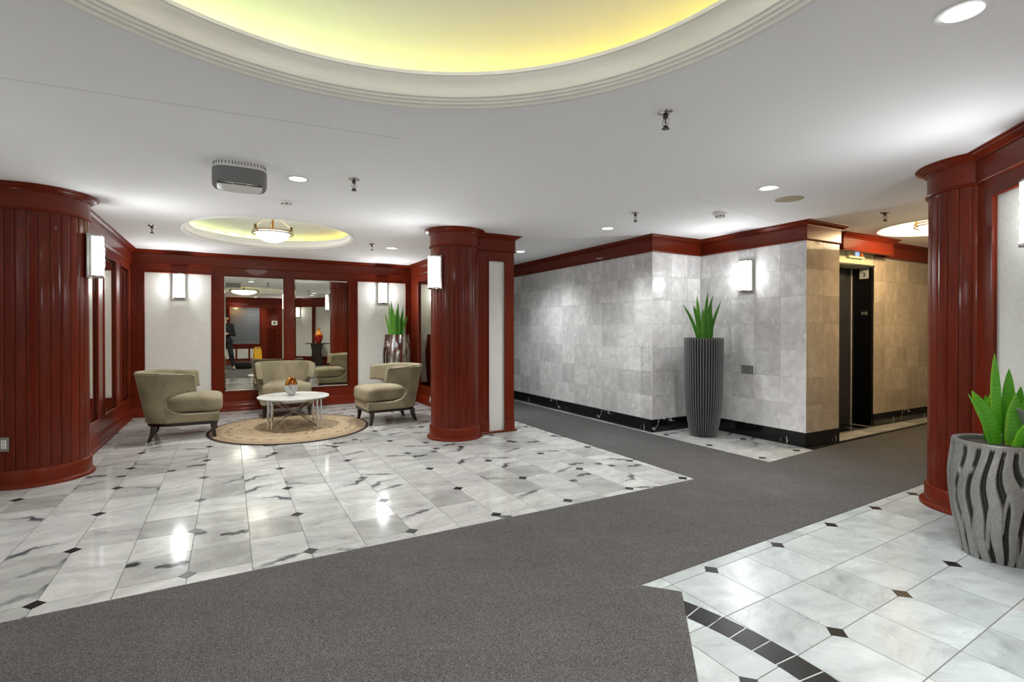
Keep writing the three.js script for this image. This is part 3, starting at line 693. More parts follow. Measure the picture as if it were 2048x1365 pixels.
column('wood clad column in the middle of the lobby, joined to a panelled stub wall', [2.405, 0, -5.80], 0.29, 18, 0.1, 0.336);
column('wood clad column at the end of the diagonal wall behind the wavy planter', [4.755, 0, -1.59], 0.31, 26, 0.02, 0.36);
column('wood clad column behind the camera, seen only in the mirror beside the middle armchair', [3.3, 0, -0.32], 0.29, 24, 0.02, 0.33);

// ================================================================ lamps
function lamp(color, intensity, pos, size = 1) { const l = new THREE.PointLight(color, intensity, 0, 2); l.position.set(...pos); l.castShadow = true; l.shadow.radius = size; l.shadow.mapSize.set(512, 512); l.shadow.bias = -0.002; scene.add(l); return l; }
const sconceProto = (() => {
  const t = new THREE.Group(); t.name = 'wall_sconce';
  const h = 0.385, w = 0.15, d = 0.085;
  const sec = y => { const q = []; for (let k = 0; k <= 10; k++) { const a = k / 10 * Math.PI, e = 0.55; const c = Math.cos(a), s = Math.sin(a); q.push(V(Math.sign(c) * Math.abs(c) ** e * w / 2, y, 0.025 + Math.abs(s) ** e * d)); } return q.reverse(); };
  part('backplate', bx(0.165, 0.4, 0.014, 0, 0, 0.007), M.chrome, t);
  part('glass_shade', solid([sec(-0.175), sec(0.175)], { crease: 0.6 }), M.lampGlass, t, 'glowing white glass');
  for (const s of [-1, 1]) {
    part('side_rail', bx(0.012, h, 0.022, s * 0.081, 0, 0.026), M.chrome, t);
    const ca = sec(0).map(p => V(p.x * 1.03, 0, p.z * 1.02)), c = solid([ca.map(p => p.clone().setY(s * 0.176)), ca.map(p => p.clone().setY(s * 0.19))], { crease: 0.6 });
    const fins = []; for (let k = -2; k <= 2; k++) fins.push(bx(0.008, 0.018, 0.07, k * 0.03, s * 0.186, 0.066, { r: 0.002 }));
    part('end_cap', [c, ...fins], M.chrome, t);
  }
  for (const s of [-1, 1]) part('cross_rod', tube([V(-s * 0.076, 0.17, 0.06), V(-s * 0.05, 0.1, 0.108), V(0, 0, 0.118), V(s * 0.05, -0.1, 0.108), V(s * 0.076, -0.17, 0.06)], 0.0018, 16, 5), M.chrome, t);
  return t;
})();
function sconce(label, pos, turn, k = 1, col = WHITE) {
  const c = sconceProto.clone(); c.name = numbered('wall_sconce'); scene.add(c); c.position.set(...pos); c.rotation.y = turn;
  tag(c, label, 'wall lamp', 'chrome and white glass wall sconces');
  lamp(col, LIGHT.sconce * k, toWorld(pos, turn, 0, 0, 0.07), 2.5);
  const s = new THREE.SpotLight(col, LIGHT.sconceOut * k, 0, 1.4, 1, 2); s.position.set(...toWorld(pos, turn, 0, 0, 0.06)); s.target.position.set(...toWorld(pos, turn, 0, -0.12, 1)); s.castShadow = true; s.shadow.radius = 3; scene.add(s, s.target);
}
const SY = 1.965;
sconce('white glass wall lamp on the side of the big column', [-1.475 + 0.356, SY, -5.93], Math.PI / 2, 0.7);
sconce('white glass wall lamp on the wallpaper behind the first armchair', [-0.672, SY, ZB - 0.02], 0, 1.25);
sconce('white glass wall lamp on the wallpaper above the silver planter', [2.44, SY, ZB - 0.02], 0, 1.25);
{ const a = Math.PI + 0.42, R = 0.292; sconce('white glass wall lamp on the middle column', [2.405 + R * Math.cos(a), SY, -5.80 - R * Math.sin(a)], Math.PI / 2 + a, 0.6); }
sconce('white glass wall lamp on the marble wall above the plaque', [XC, 1.952, -4.078], -Math.PI / 2);
sconce('white glass wall lamp on the diagonal wall, cut by the edge of the photo', toWorld(DP, DT, 0.63, SY, -0.02), DT, 0.75);
sconce('white glass wall lamp on the far wall, seen in the mirror beside the middle armchair', toWorld([3.5, 0, 0.9], -Math.PI * 0.75, 1.75, SY, -0.02), -Math.PI * 0.75);

sconce('added white glass wall lamp to lift the ceiling light, on the lobby side wall before the big column, outside the photo', [-2.6, SY, -3.6], Math.PI / 2, 0.6);  // this lamp and the next are made up, to brighten the ceiling
sconce('added white glass wall lamp to lift the ceiling light, on the lobby side wall level with the camera, outside the photo', [-2.6, SY, -0.6], Math.PI / 2, 1.2);
// recessed downlights
const DL = [
  [0.478, -4.374, 'downlight in the ceiling beside the grey fabric unit'], [2.073, -7.396, 'downlight in the ceiling over the armchair near the silver planter'],
  [3.889, -6.778, 'downlight over the corridor just past the middle column'], [3.899, -4.738, 'downlight over the corridor near the marble corner'],
  [3.976, -2.74, 'downlight next to the round beige speaker grille'], [2.418, -0.873, 'large looking downlight nearest the camera above the diagonal wall'],
  [0.83, 2.2, 'downlight behind the camera near the cupboard'], [2.5, 0.2, 'downlight behind the camera near the far column'], [-1.5, 0.6, 'downlight behind the camera near the window'],
];
const dlProto = (() => {
  const t = new THREE.Group(); t.name = 'downlight';
  part('trim_ring', lathe([[0.088, 0], [0.089, -0.003], [0.085, -0.005], [0.064, -0.002], [0.06, 0.0], [0.088, 0]], 40), M.white, t);
  part('lens', lathe([[0, -0.0035], [0.045, -0.003], [0.064, -0.0015], [0.064, 0.0005], [0, 0.0005]], 32), M.downGlass, t, 'glowing white lens');
  return t;
})();
for (const [x, z, label] of DL) {
  const c = dlProto.clone(); c.name = numbered('downlight'); scene.add(c); c.position.set(x, CE, z); tag(c, label, 'ceiling light', 'recessed ceiling downlights');
  const s = new THREE.SpotLight(WHITE, LIGHT.down, 0, 1.15, 0.9, 2); s.position.set(x, CE - 0.012, z); s.target.position.set(x, 0, z);
  s.castShadow = true; s.shadow.radius = 5; scene.add(s, s.target);
}
// glass bowls hung in the domes
function upSpot(col, k, pos, size, wide = 1.25) { const s = new THREE.SpotLight(col, k, 0, wide, 0.75, 2); s.position.set(...pos); s.target.position.set(pos[0], pos[1] + 2, pos[2]); s.castShadow = true; s.shadow.radius = size; scene.add(s, s.target); }
function downSpot(col, k, pos, size) { const s = new THREE.SpotLight(col, k, 0, 1.5, 0.5, 2); s.position.set(...pos); s.target.position.set(pos[0], 0, pos[2]); s.castShadow = true; s.shadow.radius = size; scene.add(s, s.target); }
function bowl(label, pos, r, depth, stem, mat) {
  const t = thing('bowl_pendant', label, 'ceiling light', pos);
  const p = []; for (let i = 0; i <= 14; i++) { const a = i / 14 * Math.PI / 2; p.push([r * Math.sin(a), -depth * Math.cos(a)]); }
  for (let i = 14; i >= 0; i--) { const a = i / 14 * Math.PI / 2; p.push([(r - 0.008) * Math.sin(a), -(depth - 0.008) * Math.cos(a)]); }
  part('glass_bowl', lathe(p, 48, 0.8), mat, t, 'glowing milky glass bowl');
  for (const [y, q] of [[0.012, 1.16], [-0.018, 1.18]]) part('metal_band', new THREE.TorusGeometry(r * q, 0.007, 8, 64).rotateX(Math.PI / 2).translate(0, y, 0), M.bronze, t);
  for (let k = 0; k < 3; k++) {
    const a = 0.5 + k * Math.PI * 2 / 3, c = Math.cos(a), s = Math.sin(a), br = part('bracket', bx(0.03, 0.05, 0.02, r * 1.17 * c, 0.045, r * 1.17 * s, { r: 0.004 }), M.bronze, t);
    part('arm', rod(V(r * 1.15 * c, 0.05, r * 1.15 * s), V(0, stem * 0.75, 0), 0.004), M.bronze, t);
    part('clip', rod(V(r * 1.17 * c, 0.03, r * 1.17 * s), V(r * 0.98 * c, -0.01, r * 0.98 * s), 0.006), M.bronze, br);
  }
  part('stem', rod(V(0, 0.02, 0), V(0, stem, 0), 0.012, 12), M.brass, t);
  part('canopy', lathe([[0, stem], [0.06, stem], [0.055, stem - 0.02], [0.02, stem - 0.03], [0, stem - 0.03]], 24), M.bronze, t);
  return t;
}
bowl('glass bowl lamp hung under the small dome over the armchairs', [0.482, 2.525, -7.125], 0.2, 0.125, 0.32, M.bowlGlass);
upSpot(SOFT, LIGHT.smallBowl, [0.482, 2.535, -7.125], 4, 1.45);
downSpot(SOFT, LIGHT.smallDown, [0.482, 2.46, -7.125], 3);
bowl('glass bowl lamp in the dome by the elevator, half hidden by the column', [7.2, 2.52, -2.775], 0.22, 0.14, 0.23, M.warmGlass);
lamp(WARM, LIGHT.liftBowl, [7.2, 2.49, -2.775], 4);
bowl('wide glass bowl lamp under the big dome, seen in the mirror behind the middle armchair', [0.39, 2.47, -1.255], 0.35, 0.12, 0.68, M.bowlGlass);
upSpot(SOFT, LIGHT.bigUp, [0.39, 2.5, -1.255], 6);
downSpot(SOFT, LIGHT.bigDown, [0.39, 2.33, -1.255], 3);
// coloured strips hidden in the coves
function cove(label, d, n, y, R, k, colour) {
  const t = thing('cove_light', label, 'light strip', [d.c[0], y, d.c[1]], 0, 'hidden cove light strips');
  for (let i = 0; i < n; i++) {
    const a = (i + 0.5) / n * Math.PI * 2, w = Math.min(Math.PI / n * 0.86, 0.21 / d.rx), col = colour(a), pts = [];
    for (let q = -3; q <= 3; q++) { const b = a + w * q / 3; pts.push(V(d.rx * R * Math.cos(b), 0, d.rz * R * Math.sin(b))); }
    part('light_strip', tube(pts, 0.006, 8, 6), new THREE.MeshStandardMaterial({ color: 0xffffff, emissive: col, emissiveIntensity: 3 }), t);
    lamp(col, k * (1.8 + 0.9 * col.b / 0.36), [d.c[0] + d.rx * R * Math.cos(a), y, d.c[1] + d.rz * R * Math.sin(a)], 1);
  }
}
const lime = new THREE.Color(0.8, 1, 0.36), yellow = new THREE.Color(1, 0.75, 0.0);
const tint = a => lime.clone().lerp(yellow, sm(-0.75, 0.75, Math.cos(a - 0.35)));
cove('yellow and lime light strip hidden in the cove of the big dome', domes[0], 36, CE + 0.142, 1 + 0.09 / 1.457, LIGHT.cove, tint);
cove('yellow light strip hidden in the cove of the small dome over the armchairs', domes[1], 30, CE + 0.09, 1 + 0.056 / 1.03, LIGHT.smallCove, tint);

// ================================================================ things on the ceiling
const spProto = (() => {
  const t = new THREE.Group(); t.name = 'sprinkler';
  part('escutcheon', lathe([[0, 0], [0.042, 0], [0.04, -0.006], [0.026, -0.012], [0.014, -0.014], [0, -0.014]], 24), M.chrome, t);
  part('body', lathe([[0, -0.01], [0.014, -0.012], [0.015, -0.03], [0.011, -0.034], [0, -0.034]], 12), M.darkMetal, t);
  for (const s of [-1, 1]) part('frame_arm', tube([V(s * 0.011, -0.032, 0), V(s * 0.021, -0.045, 0), V(s * 0.019, -0.062, 0), V(s * 0.004, -0.074, 0)], 0.0032, 10, 6), M.chrome, t);
  part('bulb', lathe([[0, -0.034], [0.004, -0.04], [0.004, -0.06], [0, -0.066]], 8), M.darkMetal, t);
  part('deflector', lathe([[0, -0.078], [0.008, -0.072], [0.02, -0.088], [0.021, -0.091], [0, -0.092]], 16), M.darkMetal, t);
  return t;
})();
for (const [x, z, label] of [[2.102, -2.062, 'chrome sprinkler head nearest the big dome'], [0.867, -4.16, 'sprinkler head right of the grey fabric ceiling unit'], [3.629, -3.969, 'sprinkler head over the corridor between two downlights'], [5.833, -2.728, 'sprinkler head outside the elevator beside the warm lit dome'], [-0.772, -7.117, 'sprinkler head between the big column and the small dome'], [1.739, -7.18, 'small looking sprinkler head right of the small dome']]) {
  const c = spProto.clone(); c.name = numbered('sprinkler'); scene.add(c); c.position.set(x, CE, z); c.rotation.y = -0.5 + x; tag(c, label, 'sprinkler', 'ceiling sprinkler heads');
}
for (const [x, z, label] of [[0.463, -5.18, 'white smoke detector in front of the small dome'], [4.422, -3.583, 'white smoke detector above the plaque wall']]) {
  const t = thing('smoke_detector', label, 'smoke detector', [x, CE, z], 0, 'ceiling smoke detectors');
  part('base', lathe([[0, 0], [0.066, 0], [0.066, -0.012], [0.06, -0.018], [0, -0.018]], 32), M.detector, t);
  part('chamber', lathe([[0, -0.018], [0.048, -0.018], [0.044, -0.042], [0.034, -0.05], [0, -0.05]], 32), M.detector, t);
  for (let k = 0; k < 8; k++) part('vent_slot', bx(0.018, 0.008, 0.003, 0, 0, 0.0465, { r: 0 }).rotateY(k * Math.PI / 4).translate(0, -0.03, 0), M.slot, t);
}
{
  const t = thing('ceiling_speaker', 'round beige speaker grille flush in the ceiling by a downlight', 'speaker', [4.475, CE, -2.872]);
  part('grille', lathe([[0, -0.004], [0.1, -0.003], [0.118, -0.001], [0.12, 0.0005], [0, 0.0005]], 40), std({ color: srgb(176, 164, 132), roughness: 0.8 }), t);
  part('rim', new THREE.TorusGeometry(0.119, 0.0025, 6, 40).rotateX(Math.PI / 2), std({ color: srgb(190, 184, 160), roughness: 0.6 }), t);
  // ceiling unit
  const u = thing('ceiling_unit', 'squarish white and grey fabric ceiling unit with a slotted collar', 'ceiling unit', [0.07, CE, -4.26], 0);
  const sq = (R, y, n = 3.8, N = 64) => { const q = []; for (let k = 0; k < N; k++) { const a = k / N * Math.PI * 2, c = Math.cos(a), s = Math.sin(a), l = (Math.abs(c) ** n + Math.abs(s) ** n) ** (-1 / n); q.push(V(R * l * c, y, R * l * s)); } return q; };
  part('collar', solid([sq(0.185, 0), sq(0.19, -0.035), sq(0.196, -0.046)], { crease: 0.5 }), M.white, u);
  for (let k = 0; k < 56; k++) { const a = (k + 0.5) / 56 * Math.PI * 2, n = 3.8, c = Math.cos(a), s = Math.sin(a), l = (Math.abs(c) ** n + Math.abs(s) ** n) ** (-1 / n) * 0.1872; if (k > 0) part('slot', bx(0.0048, 0.024, 0.004, 0, 0, 0, { r: 0, off: 0 }).rotateY(Math.PI / 2 - a).translate(l * c, -0.019, l * s), M.slot, u); }
  part('fabric_body', solid([sq(0.19, -0.044), sq(0.197, -0.05), sq(0.197, -0.138), sq(0.188, -0.15), sq(0.165, -0.152)], { crease: 0.8 }), M.greyFabric, u);
  u.scale.set(0.9, 1, 0.86);
  part('bottom_panel', solid([sq(0.163, -0.147), sq(0.163, -0.154), sq(0.125, -0.165), sq(0.115, -0.165)], { crease: 0.8 }), M.white, u);
  for (let k = 0; k < 3; k++) part('air_slot', bx(0.1, 0.006, 0.014, (k - 1) * 0.105, -0.158, 0.148 - Math.abs(k - 1) * 0.006, { r: 0.002 }), M.slot, u);
}
// sockets
function socket(label, pos, turn) {
  const t = thing('wall_socket', label, 'socket', pos, turn);
  part('cover_plate', bx(0.072, 0.116, 0.006, 0, 0, 0.003), M.steel, t);
  const b = part('outlet_block', bx(0.036, 0.07, 0.006, 0, 0, 0.008), M.white, t);
  for (const y of [0.018, -0.018]) { for (const x of [-0.007, 0.007]) part('slot', bx(0.003, 0.009, 0.002, x, y + 0.004, 0.0112, { r: 0 }), M.slot, b); part('slot', bx(0.005, 0.005, 0.002, 0, y - 0.007, 0.0112, { r: 0 }), M.slot, b); }
}
{ const a = 1.93, R = 0.355; socket('power socket with a metal cover low on the big column', [-1.475 + R * Math.cos(a), 0.365, -5.95 + R * Math.sin(a)], Math.PI / 2 - a); }
socket('power socket low on the partition behind the armchair', [XA - 0.02, 0.125, -8.2], -Math.PI / 2);

// ================================================================ armchairs
const chairProto = (() => {
  const t = new THREE.Group(); t.name = 'armchair';
  // plan of the shell: arc length s from the middle of the back to the arm tip
  const plan = (s, h) => {           // h 0..1 height, the shell flares outwards as it rises
    const R = 0.31 + 0.035 * h, straight = 0.55, zb = -0.08, k = s / (R * Math.PI / 2), sg = Math.sign(s), f = 0.055 * h;
    const arc = R * Math.PI / 2, a = Math.abs(s);
    if (a < arc) { const th = a / R; return { p: V(sg * (R + f * 0.5) * Math.sin(th), 0, zb - (R * 0.98 + f * 1.5) * Math.cos(th) ), n: V(sg * Math.sin(th), 0, -Math.cos(th)) }; }
    return { p: V(sg * (R + f * 0.5), 0, zb + (a - arc)), n: V(sg, 0, 0) };
  };
  const yb = 0.2, yt = 0.80, apex = 0.415, s0 = 0.42, su = 0.75, sl = 0.945, T = 0.07;
  const N = 30, sTop = [], sLow = [];
  for (let i = 0; i <= N; i++) { const q = i / N * 2 - 1; sTop.push(q); }
  const hOf = y => (y - yb) / (yt - yb);
  const upper = s => { const a = Math.abs(s); if (a <= s0) return null; const q = Math.min(1, (a - s0) / (su + 0.02 - s0)); return apex + 0.155 * Math.sqrt(1 - (1 - q) * (1 - q)) * 1.0; };
  const lower = s => { const a = Math.abs(s), q = Math.min(1, (a - s0) / 0.24); return apex - 0.108 * Math.sqrt(Math.max(0, 1 - (1 - q) * (1 - q))); };
  const cross = (s, y0, y1) => {     // rounded section from outside to inside
    const q = [], r = 0.018, top = (o, y, k) => { const { p, n } = plan(s, Math.max(0, hOf(y))); return p.clone().addScaledVector(n, o).setY(y); };
    const H = 7; for (let i = 0; i <= H; i++) q.push(top(0, y0 + r + (y1 - y0 - 2 * r) * i / H));
    q.push(top(-r * 0.3, y1 - r * 0.3), top(-r, y1), top(-T + r, y1), top(-T + r * 0.3, y1 - r * 0.3));
    for (let i = H; i >= 0; i--) q.push(top(-T, y0 + r + (y1 - y0 - 2 * r) * i / H));
    q.push(top(-T + r * 0.3, y0 + r * 0.3), top(-T + r, y0), top(-r, y0), top(-r * 0.3, y0 + r * 0.3));
    return q;
  };
  const col = [];
  const S = []; for (let i = 0; i <= 22; i++) S.push(-s0 + 2 * s0 * i / 22);
  const arm = []; for (let i = 0; i <= 10; i++) { const q = i / 10; arm.push(s0 + 0.0005 + (su - s0) * q * q); }
  const rings = [];
  for (const s of [...arm].reverse()) rings.push(cross(-s, upper(-s), yt - 0.012 * Math.max(0, (s - s0) / 0.13)));
  for (const s of S) rings.push(cross(s, yb, yt));
  for (const s of arm) rings.push(cross(s, upper(s), yt - 0.012 * Math.max(0, (s - s0) / 0.13)));
  part('back_shell', solid(rings, { crease: 0.75 }), M.suede, t);
  for (const sg of [-1, 1]) {
    const rg = []; for (let i = 0; i <= 12; i++) { const q = i / 12, s = s0 + (sl - s0) * q * q; rg.push(cross(sg * s, yb, lower(sg * s))); }
    part('side_panel', solid(rg, { crease: 0.75 }), M.suede, t);
  }
  part('front_rail', solid([-1, -0.5, 0, 0.5, 1].map(k => { const x = k * 0.3, z = 0.372, q = []; for (const [a, b] of [[0.2, 0], [0.308, 0.002], [0.313, -0.01], [0.313, -0.05], [0.2, -0.05]]) q.push(V(x, a, z + b)); return q; }), { crease: 0.6 }), M.suede, t);
  // thick cushion
  const cw = 0.252, cd = 0.318, ch = 0.106, g = new THREE.BoxGeometry(2, 2, 2, 22, 10, 22), p = g.attributes.position, q = V();
  for (let i = 0; i < p.count; i++) {
    q.fromBufferAttribute(p, i); const m = Math.max(Math.abs(q.x), Math.abs(q.y), Math.abs(q.z)); 
    const n1 = 8, n2 = 5.5, lh = (Math.abs(q.x) ** n1 + Math.abs(q.z) ** n1) ** (1 / n1), l = (lh ** n2 + Math.abs(q.y) ** n2) ** (1 / n2); q.multiplyScalar(1 / l);
    let x = q.x * cw, z = q.z * cd, y = q.y * ch;
    if (q.y > 0) y += 0.018 * (1 - q.x * q.x) * (1 - q.z * q.z);
    if (z > 0.05) x *= 1 + 0.2 * sm(0.05, 0.2, z);
    if (z < -0.1) x *= 1 - 0.1 * sm(0.1, 0.3, -z);
    p.setXYZ(i, x, y + 0.402, z + 0.095);
  }
  const cg = mergeVertices(g); cg.deleteAttribute('normal'); cg.computeVertexNormals();
  part('seat_cushion', metricUV(cg, 'x'), M.suede, t).geometry.computeVertexNormals();
  t.children[t.children.length - 1].geometry = (() => { const k = new THREE.BufferGeometry(); const src = mergeVertices((() => { const a = cg.clone(); a.deleteAttribute('uv'); a.deleteAttribute('normal'); return a; })(), 1e-4); src.computeVertexNormals(); const pp = src.attributes.position, uv = new Float32Array(pp.count * 2); for (let i = 0; i < pp.count; i++) { uv[i * 2] = pp.getX(i); uv[i * 2 + 1] = pp.getZ(i) + pp.getY(i); } src.setAttribute('uv', new THREE.BufferAttribute(uv, 2)); return src; })();
  // wooden plinth and legs
  part('seat_frame', solid([0.168, 0.202].map(y => { const a = []; for (let i = 0; i <= 20; i++) { const s = -0.93 + 1.86 * i / 20, { p: pp, n } = plan(s, 0); a.push(pp.clone().addScaledVector(n, -0.012).setY(y)); } return a; }), { crease: 0.5 }), M.espresso, t);
  const leg = (x, z, dx, dz, w0, w1) => { const rg = []; for (let i = 0; i <= 7; i++) { const k = i / 7, w = w0 + (w1 - w0) * k, e = k * k; const cx = x + dx * e, cz = z + dz * e, y = 0.175 * (1 - k); rg.push([V(cx - w, y, cz - w), V(cx + w, y, cz - w), V(cx + w, y, cz + w), V(cx - w, y, cz + w)]); } return solid(rg, { crease: 0.5 }); };
  for (const s of [-1, 1]) { part('leg', leg(s * 0.27, 0.315, s * 0.008, 0.02, 0.028, 0.017), M.espresso, t); part('leg', leg(s * 0.21, -0.285, s * 0.02, -0.045, 0.03, 0.018), M.espresso, t); }
  // brass nail heads along the seams
  const nails = [], bead = new THREE.OctahedronGeometry(0.0078, 1);
  const nail = (s, y) => { const { p: pp, n } = plan(s, Math.max(0, hOf(y))); nails.push(bead.clone().translate(pp.x + n.x * 0.001, y, pp.z + n.z * 0.001)); };
  for (const sg of [-1, 1]) {
    for (let s = 0; s < su - 0.02; s += 0.019) nail(sg * s, yt - 0.026);
    for (let y = yt - 0.045; y > 0.6; y -= 0.019) nail(sg * (su - 0.012), y);
    for (let k = 0; k < 1; k += 0.06) { const s = s0 - 0.02 + (su - s0) * k * k; nail(sg * s, (upper(s) ?? apex) + 0.02 + (s < s0 ? -0.012 : 0)); }
    for (let k = 0; k <= 1; k += 0.07) { const s = s0 - 0.022 + 0.25 * k * k; nail(sg * s, (s > s0 ? lower(s) : apex - 0.02) - 0.02); }
    for (let s = 0; s < sl; s += 0.019) nail(sg * s, yb + 0.014);
  }
  for (let x = -0.29; x <= 0.29; x += 0.019) nails.push(bead.clone().translate(x, yb + 0.014, 0.373));
  const m = part('nailhead_trim', nails, M.nail, t); m.userData.kind = 'stuff';
  return t;
})();
function armchair(label, x, z, turn, sc = [1, 1, 1]) { const c = chairProto.clone(); c.name = numbered('armchair'); scene.add(c); c.position.set(x, 0, z); c.rotation.y = turn; c.scale.set(...sc); tag(c, label, 'armchair', 'olive suede armchairs round the low table'); return c; }
armchair('olive suede barrel armchair facing right, nearest the big column', -0.49, -7.45, Math.PI / 2, [1.1, 1, 1.0]);
armchair('olive suede barrel armchair facing the camera in front of the wall mirrors', 0.75, -8.58, 0, [1.12, 1, 1.0]);
armchair('olive suede barrel armchair facing left beside the middle column', 1.985, -7.3, -Math.PI / 2 + 0.06, [1.08, 1, 1.0]);

// ================================================================ low table, ornament, rug
const TC = [0.755, -7.43], TY = 0.415;
{
  const t = thing('coffee_table', 'low round table with a pale stone top and crossed chrome bars', 'table', [TC[0], 0.008, TC[1]]);
  const s = part('table_top', lathe([[0, TY - 0.034], [0.43, TY - 0.034], [0.443, TY - 0.03], [0.447, TY - 0.02], [0.447, TY - 0.012], [0.442, TY - 0.009], [0, TY - 0.008]], 64), M.stone, t, 'pale grey stone top'); s.scale.z = 1.06;
  { const uv = s.geometry.attributes.uv, p = s.geometry.attributes.position; for (let i = 0; i < uv.count; i++) uv.setXY(i, p.getX(i) + 0.5, p.getZ(i) + 0.5); }
  part('apron_ring', lathe([[0.36, TY - 0.055], [0.375, TY - 0.055], [0.375, TY - 0.034], [0.36, TY - 0.034], [0.36, TY - 0.055]], 56), M.chrome, t);
  const L = [[-0.31, 0.24], [0.27, 0.36], [0.3, -0.24], [-0.26, -0.36]];
  for (const [x, z] of L) { const a = Math.atan2(z, x) + Math.PI / 2, dx = 0.031 * Math.cos(a), dz = 0.031 * Math.sin(a); for (const k of [-1, 1]) part('leg', bar(V(x + k * dx, 0, z + k * dz), V(x + k * dx, TY - 0.036, z + k * dz), 0.021), M.chrome, t); }
  for (let i = 0; i < 4; i++) { const [x, z] = L[i], [x2, z2] = L[(i + 2) % 4]; part('cross_bar', bar(V(x * 0.97, 0.02, z * 0.97), V(x2 * 0.97, TY - 0.05, z2 * 0.97), 0.018, 0.016), M.chrome, t); }
  const o = thing('knot_ornament', 'grey stone and copper loop ornament on the low table', 'ornament', [TC[0] - 0.03, 0.008 + TY - 0.008, TC[1] - 0.02], 0.5);
  const blank = (R, r, sy, rot, at) => { const g = new THREE.TorusGeometry(R, r, 14, 40); g.scale(1, sy, 1); g.rotateY(rot); g.translate(...at); return g.toNonIndexed(); };
  const all = [blank(0.062, 0.027, 1.45, 0.0, [-0.014, 0.127, 0.02]), blank(0.06, 0.027, 1.5, 0.95, [0.03, 0.127, -0.014])];
  const cut = (g, up) => { const p = g.attributes.position, keep = [], n = g.attributes.normal; const pos = [], nor = []; for (let i = 0; i < p.count; i += 3) { const y = (p.getY(i) + p.getY(i + 1) + p.getY(i + 2)) / 3; if ((y > 0.145) === up) for (let k = 0; k < 3; k++) { pos.push(p.getX(i + k), Math.max(0.001, p.getY(i + k)), p.getZ(i + k)); nor.push(n.getX(i + k), n.getY(i + k), n.getZ(i + k)); } } const r = new THREE.BufferGeometry(); r.setAttribute('position', new THREE.Float32BufferAttribute(pos, 3)); r.setAttribute('normal', new THREE.Float32BufferAttribute(nor, 3)); return r; };
  part('stone_loop', all.map(g => cut(g, false)), std({ color: srgb(176, 178, 176), roughness: 0.45 }), o, 'pale grey lower half');
  part('copper_loop', all.map(g => cut(g, true)), M.brass, o, 'polished copper upper half');
}
{
  const map = print(1024, 1024, (x, W, H) => {
    const c = W / 2; let s = 5; const R = () => { s = (s * 16807) % 2147483647; return s / 2147483647; };
    x.fillStyle = '#96836a'; x.fillRect(0, 0, W, H);
    x.fillStyle = '#a99679'; x.beginPath(); x.arc(c, c, 430, 0, 7); x.fill();
    for (let i = 0; i < 9000; i++) { const a = R() * 6.283, r = Math.sqrt(R()) * 500; x.fillStyle = R() < 0.5 ? 'rgba(150,120,78,0.28)' : 'rgba(226,206,160,0.3)'; x.fillRect(c + r * Math.cos(a), c + r * Math.sin(a), 5, 3); }
    x.lineWidth = 5; x.strokeStyle = 'rgba(130,104,70,0.45)'; for (const r of [300, 315, 456]) { x.beginPath(); x.arc(c, c, r, 0, 7); x.stroke(); }
    x.strokeStyle = 'rgba(70,48,28,0.8)'; x.lineWidth = 6;
    for (let i = 0; i < 22; i++) { const a = i / 22 * 6.283; x.save(); x.translate(c + 388 * Math.cos(a), c + 388 * Math.sin(a)); x.rotate(a + 1.57); x.beginPath(); x.moveTo(-38, 8); x.bezierCurveTo(-20, -26, 4, -22, 2, 2); x.bezierCurveTo(0, 18, -16, 12, -10, 2); x.moveTo(6, 10); x.bezierCurveTo(20, -18, 40, -12, 34, 6); x.stroke(); x.restore(); }
    x.fillStyle = 'rgba(112,84,50,0.55)'; for (let i = 0; i < 150; i++) { const a = R() * 6.283, r = 60 + R() * 220; x.beginPath(); x.ellipse(c + r * Math.cos(a), c + r * Math.sin(a), 12 + R() * 20, 4 + R() * 6, a + R(), 0, 7); x.fill(); }
    x.strokeStyle = 'rgba(96,72,48,0.4)'; x.lineWidth = 4; for (let i = 0; i < 24; i++) { const a = i / 24 * 6.283; x.beginPath(); x.moveTo(c + 120 * Math.cos(a), c + 120 * Math.sin(a)); x.bezierCurveTo(c + 180 * Math.cos(a + 0.3), c + 180 * Math.sin(a + 0.3), c + 220 * Math.cos(a - 0.2), c + 220 * Math.sin(a - 0.2), c + 285 * Math.cos(a + 0.1), c + 285 * Math.sin(a + 0.1)); x.stroke(); }
  });
  const t = thing('round_rug', 'round beige patterned rug with a dark brown edge under the low table', 'rug', [0.72, 0, -7.36]);
  t.scale.set(0.975, 1, 1.09);
  const f = part('pile', lathe([[0, 0.001], [0.965, 0.001], [0.965, 0.0075], [0.96, 0.008], [0, 0.008]], 96), std({ map, roughness: 1 }), t), uv = f.geometry.attributes.uv, p = f.geometry.attributes.position;
  for (let i = 0; i < uv.count; i++) uv.setXY(i, 0.5 + p.getX(i) * 0.5, 0.5 - p.getZ(i) * 0.5);
  part('binding', new THREE.TorusGeometry(0.982, 0.02, 8, 96).rotateX(Math.PI / 2).scale(1, 0.24, 1).translate(0, 0.0052, 0), std({ color: srgb(52, 38, 30), roughness: 0.95 }), t, 'dark brown edge');
}

